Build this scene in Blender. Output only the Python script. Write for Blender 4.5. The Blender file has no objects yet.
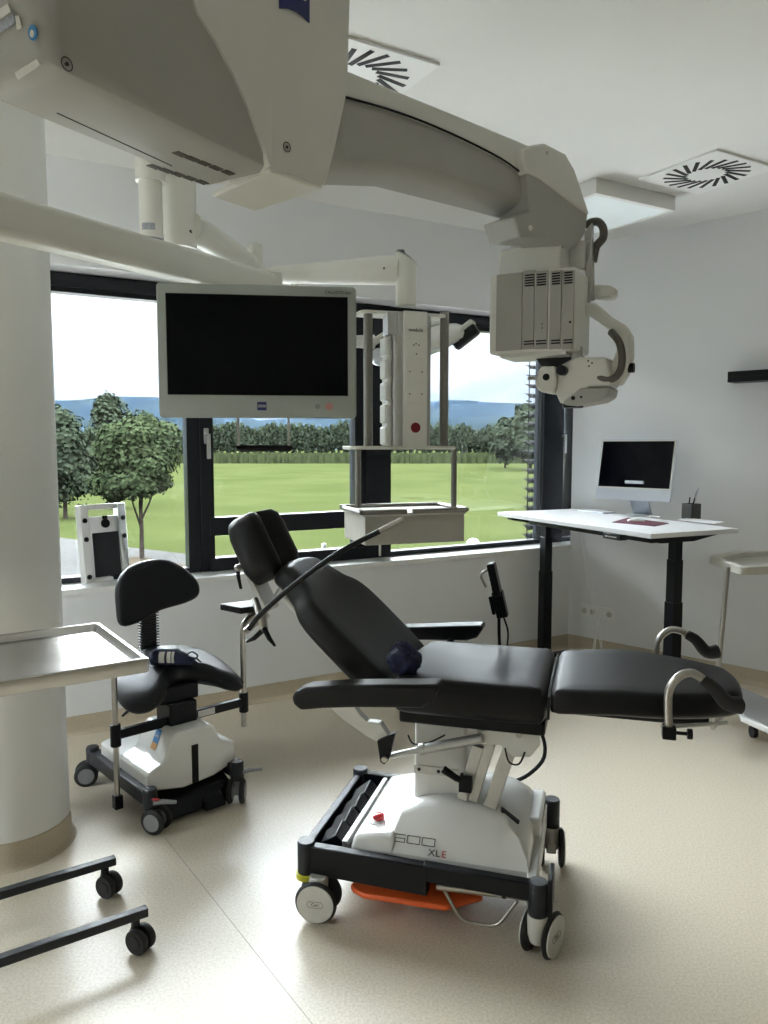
import bpy, bmesh, math, random
from math import sin, cos, pi, radians, atan2, sqrt, tan, hypot
from mathutils import Vector, Matrix, noise
random.seed(7)
C = bpy.context.scene.collection
EYE = 1.5; TH = radians(5); ct, st = cos(TH), sin(TH); FPX = 770.0

# ------------------------------------------------------------- measuring helpers
def ray(x, y):
    u = (x-384)/FPX; v = (y-512)/FPX
    return (u, ct-v*st, -st-v*ct)
def atz(x, y, z):
    r = ray(x, y); t = (z-EYE)/r[2]; return Vector((r[0]*t, r[1]*t, z))
def aty(x, y, Y):
    r = ray(x, y); t = Y/r[1]; return Vector((r[0]*t, Y, EYE+r[2]*t))
def onp(x, y, q, n):            # q point, n horizontal normal of a vertical plane
    r = ray(x, y); t = (q[0]*n[0]+q[1]*n[1])/(r[0]*n[0]+r[1]*n[1])
    return Vector((r[0]*t, r[1]*t, EYE+r[2]*t))

# ------------------------------------------------------------- materials
def mat(name, col, rough=.5, metal=0., spec=.5, coat=0., noise_amt=0., noise_scale=40., bump=0., bump_scale=200., alpha=1., emit=None, estr=0.):
    m = bpy.data.materials.new(name); m.use_nodes = True
    nt = m.node_tree; b = nt.nodes['Principled BSDF']
    b.inputs['Base Color'].default_value = (*col, 1)
    b.inputs['Roughness'].default_value = rough
    b.inputs['Metallic'].default_value = metal
    b.inputs['Specular IOR Level'].default_value = spec
    b.inputs['Coat Weight'].default_value = coat
    if emit: b.inputs['Emission Color'].default_value = (*emit, 1); b.inputs['Emission Strength'].default_value = estr
    tc = None
    if noise_amt > 0 or bump > 0: tc = nt.nodes.new('ShaderNodeTexCoord')
    if noise_amt > 0:
        n = nt.nodes.new('ShaderNodeTexNoise'); n.inputs['Scale'].default_value = noise_scale; n.inputs['Detail'].default_value = 5
        r = nt.nodes.new('ShaderNodeValToRGB')
        r.color_ramp.elements[0].position = .3; r.color_ramp.elements[1].position = .7
        a = noise_amt
        r.color_ramp.elements[0].color = (*[max(0, c*(1-a)) for c in col], 1)
        r.color_ramp.elements[1].color = (*[min(1, c*(1+a)) for c in col], 1)
        nt.links.new(tc.outputs['Object'], n.inputs['Vector']); nt.links.new(n.outputs['Fac'], r.inputs['Fac'])
        nt.links.new(r.outputs['Color'], b.inputs['Base Color'])
    if bump > 0:
        n2 = nt.nodes.new('ShaderNodeTexNoise'); n2.inputs['Scale'].default_value = bump_scale; n2.inputs['Detail'].default_value = 3
        bp = nt.nodes.new('ShaderNodeBump'); bp.inputs['Strength'].default_value = bump; bp.inputs['Distance'].default_value = .002
        nt.links.new(tc.outputs['Object'], n2.inputs['Vector']); nt.links.new(n2.outputs['Fac'], bp.inputs['Height'])
        nt.links.new(bp.outputs['Normal'], b.inputs['Normal'])
    return m

M = {}
M['wall'] = mat('white_paint', (.79, .80, .81), .75, bump=.05, bump_scale=300, noise_amt=.012, noise_scale=2)
M['ceil'] = mat('ceiling_paint', (.78, .775, .75), .8, noise_amt=.01, noise_scale=3)
M['column'] = mat('column_paint', (.80, .80, .79), .55, noise_amt=.01, noise_scale=3)
M['base'] = mat('coved_vinyl', (.50, .43, .32), .45, noise_amt=.10, noise_scale=160)
M['sill'] = mat('sill_stone', (.80, .80, .79), .3, noise_amt=.03, noise_scale=60)
M['frame'] = mat('anthracite_frame', (.008, .010, .015), .35, spec=.3, noise_amt=.1, noise_scale=30)
M['blind'] = mat('blind_slats', (.0025, .0028, .0035), .7, spec=.02, noise_amt=.1)
M['lgrey'] = mat('light_grey_plastic', (.74, .74, .715), .42, noise_amt=.015, noise_scale=8)
M['mgrey'] = mat('mid_grey_plastic', (.42, .42, .405), .45, noise_amt=.02, noise_scale=8)
M['panelgrey'] = mat('panel_grey_plastic', (.38, .375, .36), .45, noise_amt=.02, noise_scale=8)
M['boom'] = mat('cream_powder_coat', (.74, .73, .68), .38, noise_amt=.015, noise_scale=6)
M['wht'] = mat('white_gloss_plastic', (.78, .78, .76), .16, coat=.5, noise_amt=.01, noise_scale=5)
M['black'] = mat('black_powder_coat', (.003, .004, .006), .38, spec=.25, noise_amt=.15, noise_scale=60)
M['dark'] = mat('dark_grey_plastic', (.018, .021, .026), .4, spec=.35, noise_amt=.1, noise_scale=50)
M['rubber'] = mat('black_rubber', (.012, .012, .013), .6, bump=.1, bump_scale=400)
M['leather'] = mat('black_upholstery', (.0020, .0024, .0036), .42, spec=.30, bump=.04, bump_scale=500, noise_amt=.12, noise_scale=30)
M['stoolpad'] = mat('stool_upholstery', (.006, .007, .010), .42, spec=.28, bump=.04, bump_scale=500, noise_amt=.12, noise_scale=30)
M['dsteel'] = mat('dull_steel', (.26, .25, .23), .38, metal=.85, noise_amt=.08, noise_scale=90)
M['steel'] = mat('brushed_steel', (.45, .43, .40), .30, metal=1., noise_amt=.08, noise_scale=90)
M['tray'] = mat('polished_steel', (.46, .45, .43), .24, metal=1., noise_amt=.03, noise_scale=12)
M['alu'] = mat('satin_aluminium', (.50, .50, .49), .38, metal=.7, noise_amt=.05, noise_scale=60)
M['screen'] = mat('screen_glass', (.001, .0015, .003), .10, spec=.16, noise_amt=.1)
M['bezel'] = mat('monitor_bezel', (.36, .39, .37), .4, noise_amt=.02, noise_scale=20)
M['blue'] = mat('logo_blue', (.012, .02, .14), .4, noise_amt=.05)
M['ltblue'] = mat('sticker_blue', (.04, .22, .50), .4, noise_amt=.05)
M['orange_s'] = mat('sticker_orange', (.60, .30, .10), .4, noise_amt=.05)
M['orange'] = mat('orange_plastic', (.70, .11, .02), .45, noise_amt=.05)
M['red'] = mat('red_button', (.45, .008, .015), .25, coat=.4, noise_amt=.05)
M['redlabel'] = mat('dark_red_label', (.22, .008, .02), .5, noise_amt=.1, noise_scale=200)
M['pink'] = mat('pink_ring', (.55, .28, .27), .5, noise_amt=.05)
M['yellow'] = mat('yellow_tape', (.55, .52, .03), .5, noise_amt=.05)
M['ink'] = mat('black_lettering', (.02, .02, .02), .5, noise_amt=.05)
M['redink'] = mat('red_lettering', (.45, .02, .03), .5, noise_amt=.05)
M['label'] = mat('label_paper', (.70, .70, .66), .6, noise_amt=.05, noise_scale=200)
M['silverlabel'] = mat('silver_label', (.35, .37, .42), .35, metal=.4, noise_amt=.2, noise_scale=150)
M['desk'] = mat('white_laminate', (.82, .82, .83), .3, noise_amt=.01)
M['silver'] = mat('silver_aluminium', (.62, .66, .72), .3, metal=.5, noise_amt=.02)
M['wcable'] = mat('white_cable', (.75, .75, .74), .5, noise_amt=.02)
M['pad_red'] = mat('wine_leather', (.10, .012, .03), .5, noise_amt=.15, noise_scale=60)
M['paper'] = mat('paper', (.75, .75, .76), .7, noise_amt=.02)
M['mesh'] = mat('wire_mesh_metal', (.10, .10, .10), .4, metal=.5, noise_amt=.5, noise_scale=300)
M['castgrey'] = mat('cast_grey', (.52, .50, .45), .45, noise_amt=.03, noise_scale=20)
M['shelfgrey'] = mat('grey_laminate', (.30, .30, .30), .35, noise_amt=.03, noise_scale=20)
M['disc'] = mat('caster_disc', (.55, .54, .50), .4, noise_amt=.03)
M['gdisc'] = mat('grey_caster_disc', (.25, .26, .27), .45, noise_amt=.03)
M['navy'] = mat('navy_fabric', (.012, .018, .06), .75, bump=.5, bump_scale=120, noise_amt=.4, noise_scale=50)
M['ventw'] = mat('vent_white', (.84, .84, .82), .5, noise_amt=.01)
M['slot'] = mat('slot_black', (.006, .006, .006), .8, noise_amt=.1)
M['diffuser'] = mat('lamp_diffuser', (.80, .86, .86), .35, emit=(.85, .97, 1.), estr=.10, noise_amt=.01)
M['hose'] = mat('grey_hose', (.12, .115, .105), .5, noise_amt=.1, noise_scale=60)
M['seam'] = mat('floor_seam', (.36, .32, .25), .5, noise_amt=.1)

def floor_mat():
    m = mat('speckled_vinyl', (.60, .53, .41), .2)
    nt = m.node_tree; b = nt.nodes['Principled BSDF']; tc = nt.nodes.new('ShaderNodeTexCoord')
    vo = nt.nodes.new('ShaderNodeTexNoise'); vo.inputs['Scale'].default_value = 130; vo.inputs['Detail'].default_value = 6
    r = nt.nodes.new('ShaderNodeValToRGB'); r.color_ramp.elements[0].position = .32; r.color_ramp.elements[1].position = .62
    r.color_ramp.elements[0].color = (.53, .458, .355, 1); r.color_ramp.elements[1].color = (.66, .59, .475, 1)
    n2 = nt.nodes.new('ShaderNodeTexNoise'); n2.inputs['Scale'].default_value = 3.5; n2.inputs['Detail'].default_value = 6
    r2 = nt.nodes.new('ShaderNodeMapRange'); r2.inputs['From Min'].default_value = .3; r2.inputs['From Max'].default_value = .7
    r2.inputs['To Min'].default_value = .30; r2.inputs['To Max'].default_value = .36
    n3 = nt.nodes.new('ShaderNodeTexNoise'); n3.inputs['Scale'].default_value = 55; n3.inputs['Detail'].default_value = 2
    bp = nt.nodes.new('ShaderNodeBump'); bp.inputs['Strength'].default_value = .06; bp.inputs['Distance'].default_value = .0008
    for n in (vo, n2, n3): nt.links.new(tc.outputs['Object'], n.inputs['Vector'])
    nt.links.new(vo.outputs['Fac'], r.inputs['Fac']); nt.links.new(r.outputs['Color'], b.inputs['Base Color'])
    nt.links.new(n2.outputs['Fac'], r2.inputs['Value']); nt.links.new(r2.outputs['Result'], b.inputs['Roughness'])
    nt.links.new(n3.outputs['Fac'], bp.inputs['Height']); nt.links.new(bp.outputs['Normal'], b.inputs['Normal'])
    return m
M['floor'] = floor_mat()

def glass_mat():
    m = bpy.data.materials.new('window_glass'); m.use_nodes = True; nt = m.node_tree; nt.nodes.clear()
    o = nt.nodes.new('ShaderNodeOutputMaterial'); t = nt.nodes.new('ShaderNodeBsdfTransparent'); g = nt.nodes.new('ShaderNodeBsdfGlossy')
    f = nt.nodes.new('ShaderNodeFresnel'); f.inputs['IOR'].default_value = 1.45; mx = nt.nodes.new('ShaderNodeMixShader')
    t.inputs['Color'].default_value = (.95, .97, .96, 1); g.inputs['Roughness'].default_value = .02
    g.inputs['Color'].default_value = (.8, .8, .8, 1)
    nt.links.new(f.outputs[0], mx.inputs[0]); nt.links.new(t.outputs[0], mx.inputs[1]); nt.links.new(g.outputs[0], mx.inputs[2]); nt.links.new(mx.outputs[0], o.inputs[0])
    return m
M['glass'] = glass_mat()

def noisy(name, c0, c1, scale, rough=.8, c2=None):
    m = mat(name, c0, rough); nt = m.node_tree; b = nt.nodes['Principled BSDF']; tc = nt.nodes.new('ShaderNodeTexCoord')
    n = nt.nodes.new('ShaderNodeTexNoise'); n.inputs['Scale'].default_value = scale; n.inputs['Detail'].default_value = 8
    r = nt.nodes.new('ShaderNodeValToRGB'); r.color_ramp.elements[0].position = .35; r.color_ramp.elements[1].position = .65
    r.color_ramp.elements[0].color = (*c0, 1); r.color_ramp.elements[1].color = (*c1, 1)
    nt.links.new(tc.outputs['Object'], n.inputs['Vector']); nt.links.new(n.outputs['Fac'], r.inputs['Fac']); nt.links.new(r.outputs['Color'], b.inputs['Base Color'])
    b.inputs['Specular IOR Level'].default_value = 0.
    return m
M['grass'] = noisy('meadow_grass', (.0142, .0176, .0062), (.0180, .0212, .0080), .12)
M['corn'] = noisy('corn_leaves', (.012, .0160, .008), (.022, .026, .012), 1.2)
M['road'] = noisy('asphalt_path', (.026, .026, .025), (.032, .031, .030), 2.)
M['leafA'] = noisy('leaf_green', (.009, .0130, .0065), (.020, .0255, .013), .9)
M['leafB'] = noisy('leaf_dark_green', (.0095, .0128, .0085), (.0180, .0225, .0145), .3)
M['bark'] = noisy('bark', (.012, .010, .008), (.022, .018, .015), 8)
M['hill'] = noisy('wooded_mountain', (.0035, .0055, .0065), (.008, .011, .0105), .006)
M['bounce_ground'] = noisy('pale_bounce_ground', (.42, .41, .39), (.55, .54, .52), .8)  # pale colour for the added light-bouncing ground outside the windows
M['gravel'] = noisy('planting_bed', (.018, .014, .010), (.03, .025, .018), 6.)

# ------------------------------------------------------------- mesh builder
def frame(o, x, y=None, z=None):
    x = Vector(x).normalized()
    if z is not None and y is None: y = Vector(z).cross(x)
    y = Vector(y).normalized(); z = x.cross(y).normalized(); y = z.cross(x)
    m = Matrix((x, y, z)).transposed().to_4x4(); m.translation = Vector(o); return m
I4 = Matrix.Identity(4)
def rounded_path(pts, r, n=6):
    pts = [Vector(p) for p in pts]; out = [pts[0]]
    for i in range(1, len(pts)-1):
        a, b, c = pts[i-1], pts[i], pts[i+1]
        d1 = (a-b); d2 = (c-b); l = min(r, d1.length*.49, d2.length*.49)
        p, q = b+d1.normalized()*l, b+d2.normalized()*l
        for k in range(n+1):
            t = k/n; out.append((1-t)**2*p+2*t*(1-t)*b+t*t*q)
    out.append(pts[-1]); return out
def catmull(pts, n=5, closed=False):
    P = [Vector(p) for p in pts]; N = len(P); out = []
    rng = range(N) if closed else range(N-1)
    for i in rng:
        if closed: a, b, c, d = P[i-1], P[i], P[(i+1) % N], P[(i+2) % N]
        else: a, b, c, d = P[max(i-1, 0)], P[i], P[i+1], P[min(i+2, N-1)]
        for k in range(n):
            t = k/n
            out.append(.5*((2*b)+(c-a)*t+(2*a-5*b+4*c-d)*t*t+(3*b-a-3*c+d)*t**3))
    if not closed: out.append(P[-1])
    return out
class MB:
    def __init__(s): s.bm = bmesh.new()
    def v(s, p, m=I4): return s.bm.verts.new(m @ Vector(p))
    def f(s, vs):
        try: return s.bm.faces.new(vs)
        except ValueError: return None
    def box(s, x0, x1, y0, y1, z0, z1, m=I4):
        c = [s.v((x, y, z), m) for z in (z0, z1) for x, y in ((x0, y0), (x1, y0), (x1, y1), (x0, y1))]
        for q in ((3, 2, 1, 0), (4, 5, 6, 7), (0, 1, 5, 4), (1, 2, 6, 5), (2, 3, 7, 6), (3, 0, 4, 7)): s.f([c[i] for i in q])
        return s
    def hexa(s, pts, m=I4):          # 4 bottom + 4 top points
        c = [s.v(p, m) for p in pts]
        for q in ((3, 2, 1, 0), (4, 5, 6, 7), (0, 1, 5, 4), (1, 2, 6, 5), (2, 3, 7, 6), (3, 0, 4, 7)): s.f([c[i] for i in q])
        return s
    def prism(s, poly, vec, m=I4):
        vec = Vector(vec); n = len(poly)
        P = [Vector(p) if len(p) == 3 else Vector((p[0], p[1], 0)) for p in poly]
        a = [s.v(p, m) for p in P]; b = [s.v(p+vec, m) for p in P]
        s.f(a[::-1]); s.f(b)
        for i in range(n): s.f([a[i], a[(i+1) % n], b[(i+1) % n], b[i]])
        return s
    def loft(s, secs, m=I4, caps=True, closed=True):
        R = [[s.v(p, m) for p in sec] for sec in secs]; n = len(R[0])
        for a, b in zip(R, R[1:]):
            for i in range(n if closed else n-1):
                j = (i+1) % n; s.f([a[i], a[j], b[j], b[i]])
        if caps: s.f(R[0][::-1]); s.f(R[-1])
        return s
    def cyl(s, p0, p1, r0, r1=None, n=20, m=I4, caps=True):
        r1 = r0 if r1 is None else r1; p0 = Vector(p0); p1 = Vector(p1); d = (p1-p0).normalized()
        x = d.orthogonal().normalized(); y = d.cross(x)
        s.loft([[p+(x*cos(2*pi*k/n)+y*sin(2*pi*k/n))*r for k in range(n)] for p, r in ((p0, r0), (p1, r1))], m, caps)
        return s
    def tube(s, path, r, n=10, m=I4, flat=None):
        P = [Vector(p) for p in path]; N = len(P); secs = []; x = None
        for i, p in enumerate(P):
            d = (P[min(i+1, N-1)]-P[max(i-1, 0)]).normalized()
            x = d.orthogonal().normalized() if x is None else (x-d*x.dot(d)).normalized()
            y = d.cross(x); rr = r[i] if isinstance(r, (list, tuple)) else r
            secs.append([p+(x*cos(2*pi*k/n)+y*sin(2*pi*k/n))*rr for k in range(n)])
        s.loft(secs, m); return s
    def lathe(s, prof, n=28, m=I4):
        s.loft([[(r*cos(2*pi*k/n), r*sin(2*pi*k/n), z) for k in range(n)] for r, z in prof], m, caps=True)
        return s
    def pillow(s, outline, z0, z1, r, m=I4, bulge=0., dfn=None, seg=4, rings=4):
        P = [Vector((p[0], p[1])) for p in outline]; n = len(P)
        area = sum(P[i].x*P[(i+1) % n].y-P[(i+1) % n].x*P[i].y for i in range(n))
        if area < 0: P = P[::-1]
        nor = []
        for i in range(n):
            t = (P[(i+1) % n]-P[i-1]).normalized(); nor.append(Vector((-t.y, t.x)))
        cen = sum(P, Vector((0, 0)))/n
        layers = []
        def ring(ins, z, sc=1.):
            return [((p+q*ins)-cen)*sc+cen for p, q in zip(P, nor)], z
        L = []
        for k in range(rings, 0, -1):
            L.append((ring(r, z0-bulge*(1-((k)/rings*.0+1-(1-k/rings)**1)), 1-k/(rings+.12))))
        for k in range(seg+1):
            a = pi/2*k/seg; L.append(ring(r*(1-sin(a)), z0+r*(1-cos(a))))
        for k in range(seg+1):
            a = pi/2*k/seg; L.append(ring(r*(1-cos(a)), z1-r*(1-sin(a))))
        for k in range(1, rings+1):
            sc = 1-k/(rings+.12); L.append(ring(r, z1+bulge*(1-sc*sc), sc))
        secs = []
        for pts, z in L:
            sec = []
            for p in pts:
                q = Vector((p.x, p.y, z)); sec.append(dfn(q) if dfn else q)
            secs.append(sec)
        s.loft(secs, m); return s
    def ico(s, c, r, sub=2, m=I4, scale=(1, 1, 1), disp=0., seed=0):
        b = bmesh.new(); bmesh.ops.create_icosphere(b, subdivisions=sub, radius=1)
        mp = {}
        for v in b.verts:
            d = v.co.copy(); k = 1+disp*noise.noise(d*2.2+Vector((seed, seed, 0)))
            mp[v.index] = s.v(Vector(c)+Vector((d.x*scale[0], d.y*scale[1], d.z*scale[2]))*r*k, m)
        for f in b.faces: s.f([mp[v.index] for v in f.verts])
        b.free(); return s
def build(mb, name, material, parent=None, bev=0., seg=2, smooth=True, ang=38):
    bm = mb.bm if isinstance(mb, MB) else mb
    bmesh.ops.recalc_face_normals(bm, faces=bm.faces)
    me = bpy.data.meshes.new(name); bm.to_mesh(me); bm.free()
    me.materials.append(M[material] if isinstance(material, str) else material)
    if smooth:
        for p in me.polygons: p.use_smooth = True
        me.set_sharp_from_angle(angle=radians(ang))
    o = bpy.data.objects.new(name, me); C.objects.link(o)
    if parent: o.parent = parent
    if bev > 0:
        b = o.modifiers.new('bevel', 'BEVEL'); b.width = bev; b.segments = seg; b.limit_method = 'ANGLE'; b.angle_limit = radians(35)
    return o
def tag(o, label, cat, group=None, kind=None):
    o['label'] = label; o['category'] = cat
    if group: o['group'] = group
    if kind: o['kind'] = kind
    return o
def empty(name, loc, rz, label, cat, group=None):
    o = bpy.data.objects.new(name, None); C.objects.link(o); o.location = loc; o.rotation_euler = (0, 0, rz); o.empty_display_size = .1
    return tag(o, label, cat, group)
def struct(o): o['kind'] = 'structure'; return o
def text(name, body, size, m, material, parent, align='CENTER', sx=1.):
    cu = bpy.data.curves.new(name, 'FONT'); cu.body = body; cu.size = size; cu.align_x = align; cu.align_y = 'CENTER'; cu.extrude = .0004
    t = bpy.data.objects.new(name, cu); C.objects.link(t); bpy.context.view_layer.update()
    me = bpy.data.meshes.new_from_object(t); bpy.data.objects.remove(t); bpy.data.curves.remove(cu)
    me.transform(m @ Matrix.Diagonal((sx, 1, 1, 1))); me.materials.clear(); me.materials.append(M[material])
    o = bpy.data.objects.new(name, me); C.objects.link(o)
    if parent: o.parent = parent
    return o
def copy_tree(o, parent=None):
    c = o.copy(); C.objects.link(c); c.parent = parent
    for ch in list(o.children): copy_tree(ch, c)
    return c

# ============================================================= ROOM
H = 2.90
K = Vector((1.37, 5.62, 0)); WD = Vector((-.8625, -.506, 0)).normalized(); WN = Vector((-WD.y, WD.x, 0)) * -1
if WN.y < 0: WN = -WN                      # outward from the room
RD = Vector((.723, -.691, 0)).normalized(); RN = Vector((.691, .723, 0)).normalized()   # right wall: along, outward
WM = frame(K, WD, z=(0, 0, 1))             # local x along window wall, y = z cross x
ysg = 1 if (WM.to_3x3() @ Vector((0, 1, 0))).dot(WN) > 0 else -1
def wbox(mb, t0, t1, o0, o1, z0, z1):      # o = offset outward
    a, b = sorted((o0*ysg, o1*ysg)); return mb.box(t0, t1, a, b, z0, z1, WM)
WL = 8.2; SILL = .765; HEAD = 2.385; TH_W = .24
ob = MB(); P = [K+WD*WL, K+WD*WL-WN*6.8, K+WD*2.6-WN*9.5, K+RD*7.0, K]
P = [K+WD*(WL+.3)+WN*.3, K+WD*(WL+.3)-WN*7.2, K+RD*8.2+WD*(WL+.3)*.0-WN*1.0, K+RD*8.0+RN*.3, K+RN*.3-RD*.3+WN*.2]
ob.prism([(p.x, p.y, -.12) for p in P], (0, 0, .12)); o = build(ob, 'floor', 'floor', smooth=False); struct(o)
ob = MB(); ob.prism([(p.x, p.y, H) for p in P], (0, 0, .15)); o = build(ob, 'ceiling', 'ceil', smooth=False); struct(o)
# window wall
o = build(wbox(MB(), -.0, WL, 0, TH_W+.1, 0, SILL-.03), 'wall_window_lower', 'wall', smooth=False); struct(o)
o = build(wbox(MB(), 0, WL, 0, TH_W+.1, HEAD, H), 'wall_window_upper', 'wall', smooth=False); struct(o)
tq = wbox(MB(), 0, WL, -.012, TH_W+.02, SILL-.03, SILL); wbox(tq, -.33, 0, .02, TH_W+.02, SILL-.03, SILL); wbox(tq, -.33, 0, .02, TH_W+.02, HEAD, HEAD+.03); o = build(tq, 'trim_1', 'sill', bev=.002); struct(o)   # window sill
o = build(wbox(MB(), WL, WL+.3, 0, TH_W+.1, 0, H), 'wall_window_end', 'wall', smooth=False); struct(o)
RM = frame(K, RD, z=(0, 0, 1)); rsg = 1 if (RM.to_3x3() @ Vector((0, 1, 0))).dot(RN) > 0 else -1
def rbox(mb, t0, t1, o0, o1, z0, z1):
    a, b = sorted((o0*rsg, o1*rsg)); return mb.box(t0, t1, a, b, z0, z1, RM)
mb = MB(); rbox(mb, 0, 8, 0, .25, 0, H); o = build(mb, 'wall_right', 'wall', smooth=False); struct(o)
EX = Vector((.30, .954, 0))*(TH_W+.18); mb = MB(); mb.prism([K, K+RD*.02+RN*.2, K+EX+Vector((.15, 0, 0)), K+EX], (0, 0, H)); o = build(mb, 'wall_right_reveal', 'wall', smooth=False); struct(o)
# baseboards (coved vinyl)
def cove(pts, inward, name):
    mb = MB()
    prof = [(0, .10), (.006, .10), (.008, .03), (.014, .012), (.03, .0), (0, 0)]
    secs = [[Vector(p)+Vector(inward)*a+Vector((0, 0, z+.0005)) for a, z in prof] for p in pts]
    mb.loft(secs); o = build(mb, name, 'base'); return struct(o)
cove([K-WN*.0, K+WD*WL], -WN, 'baseboard_window'); cove([K, K+RD*8], -RN, 'baseboard_right')
# left end wall and back wall, each with a big window opening (outside the frame; they light the room)
def wall_with_opening(p0, p1, outn, name, o0, o1, z0=.8, z1=2.4):
    d = (p1-p0); L = d.length; d.normalize(); m = frame(p0, d, z=(0, 0, 1)); sg = 1 if (m.to_3x3() @ Vector((0, 1, 0))).dot(outn) > 0 else -1
    mb = MB(); th = .2*sg; a, b = sorted((0, th))
    if o1 > o0:
        mb.box(0, o0, a, b, 0, H, m); mb.box(o1, L, a, b, 0, H, m); mb.box(o0, o1, a, b, 0, z0, m); mb.box(o0, o1, a, b, z1, H, m)
    else: mb.box(0, L, a, b, 0, H, m)
    struct(build(mb, name, 'wall', smooth=False))
    if o1 > o0:
        root = bpy.data.objects.new('window_'+('5' if 'left' in name else '6'), None); C.objects.link(root); root['kind'] = 'structure'
        fm = MB(); n = 3
        for k in range(n+1):
            x = o0+(o1-o0)*k/n; fm.box(x-.03, x+.03, th*.6, th*.8, z0, z1, m)
        fm.box(o0, o1, th*.6, th*.8, z0, z0+.06, m); fm.box(o0, o1, th*.6, th*.8, z1-.06, z1, m)
        build(fm, 'window_frame', 'frame', root)
        g = MB(); g.box(o0, o1, th*.7, th*.72, z0, z1, m); build(g, 'pane', 'glass', root, smooth=False)
A = K+WD*(WL); Bp = P[1]; Cq = K+RD*8.0
back0 = A-WN*7.0
wall_with_opening(A, back0, WD, 'wall_left', .3, 2.0, .10, 2.80)
wall_with_opening(back0, Cq, (back0-K).normalized(), 'wall_back', 0, 0)

# column
cx, cy, cr_ = -1.405, 2.79, .205
mb = MB(); mb.cyl((cx, cy, 0), (cx, cy, H), cr_, n=64); o = build(mb, 'structural_column', 'column'); 
tag(o, 'white round structural column at the left edge with beige skirting', 'column')
mb = MB(); n = 64
prof = [(cr_-.002, .10), (cr_+.004, .10), (cr_+.005, .03), (cr_+.010, .010), (cr_+.022, .0005), (cr_-.002, .0005)]
secs = [[(cx+r*cos(2*pi*k/n), cy+r*sin(2*pi*k/n), z) for k in range(n)] for r, z in prof]
mb.loft(secs, caps=False); build(mb, 'skirting', 'base', o)
# floor seams
for i, (a, b) in enumerate([((165, 838), (325, 1040)), ((300, 690), (0, 745)), ((548, 880), (768, 965))][:1]):
    p, q = atz(*a, 0), atz(*b, 0); d = (q-p).normalized(); m = frame(p, d, z=(0, 0, 1))
    struct(build(MB().box(0, (q-p).length, -.0012, .0012, .0001, .0006, m), 'trim_%d' % (i+5), 'seam', smooth=False))

# ------------------------------------------------------------- windows
FQ = K+WN*(TH_W-.06)
def wt(px, y=500): p = onp(px, y, FQ, WN); return (p-FQ).dot(WD)
fo0, fo1 = TH_W-.06, TH_W+.02
def wroot(n):
    r = bpy.data.objects.new('window_%d' % n, None); C.objects.link(r); r['kind'] = 'structure'; return r
t_r1, t_r0 = wt(541), wt(561)
t_c1, t_c0 = wt(365), wt(390)
t_l1, t_l0 = wt(183), wt(213)
t_l05 = wt(201)
rs = []
def wframe(n, ta, tb, fr=.03, transom=None, w=.05):      # ta<tb positions along the wall
    r = wroot(n); f = MB()
    wbox(f, ta, ta+w, fo0, fo1, SILL, HEAD); wbox(f, tb-w, tb, fo0, fo1, SILL, HEAD)
    wbox(f, ta, tb, fo0, fo1, SILL, SILL+fr); wbox(f, ta, tb, fo0, fo1, HEAD-.10, HEAD)
    build(f, 'window_frame', 'frame', r, bev=.003)
    if transom:
        f = MB(); wbox(f, ta, tb, fo0-.01, fo1, transom[0], transom[1]); build(f, 'transom', 'frame', r, bev=.003)
    g = MB(); wbox(g, ta+w*.6, tb-w*.6, TH_W-.02, TH_W-.014, SILL+fr*.6, HEAD-.05); build(g, 'pane', 'glass', r, smooth=False)
    return r
def handle(px, y, r, flip=1):
    p = onp(px, y, K+WN*(fo0), WN); t = (p-K).dot(WD); z = p.z
    m = MB(); wbox(m, t-.014, t+.014, fo0-.012, fo0, z-.045, z+.045)
    wbox(m, t-.009, t+.009, fo0-.045, fo0-.01, z-.01, z+.01); wbox(m, t-.011, t+.011, fo0-.055, fo0-.037, z-.13, z+.012)
    build(m, 'window_handle', 'alu', r, bev=.004)
r1 = wframe(1, t_l05, t_l05+1.55, w=.075)                   # left fixed pane
r2 = wframe(2, t_c1-.005, t_l05-.004, w=.075, transom=None)
# openable sash bottom with transom
p = onp(280, 514, FQ, WN); q = onp(280, 533, FQ, WN)
zt1 = onp(290, 514, FQ, WN).z; zt0 = onp(290, 531, FQ, WN).z
f = MB(); wbox(f, t_c1-.02, t_l0+.02, fo0-.012, fo1, zt0, zt1); wbox(f, t_c1-.02, t_l0+.02, fo0-.012, fo1, SILL, SILL+.075); build(f, 'transom', 'frame', r2, bev=.003)
handle(206, 436, r2)
r3 = wframe(3, t_r1-.05, t_c1+.0, w=.055)
f = MB(); wbox(f, t_c0, t_c1, fo0-.015, fo1, SILL, HEAD); build(f, 'mullion', 'frame', r3, bev=.004)
r4 = wframe(4, -.30, t_r1-.002, w=.03)
f = MB(); wbox(f, t_r0, t_r1, fo0-.02, fo1, SILL, HEAD); build(f, 'mullion', 'frame', r4, bev=.004)
handle(561, 436, r4)
tt = t_l05+1.553; k = 7
while tt < WL-.2:
    r = wframe(k, tt, min(tt+1.5, WL)); tt += 1.503; k += 1
# roller-blind head box (dark) inside the head reveal
f = MB(); wbox(f, -.30, WL, fo0-.03, fo0, HEAD-.075, HEAD-.012); struct(build(f, 'trim_2', 'frame', bev=.004))
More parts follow.
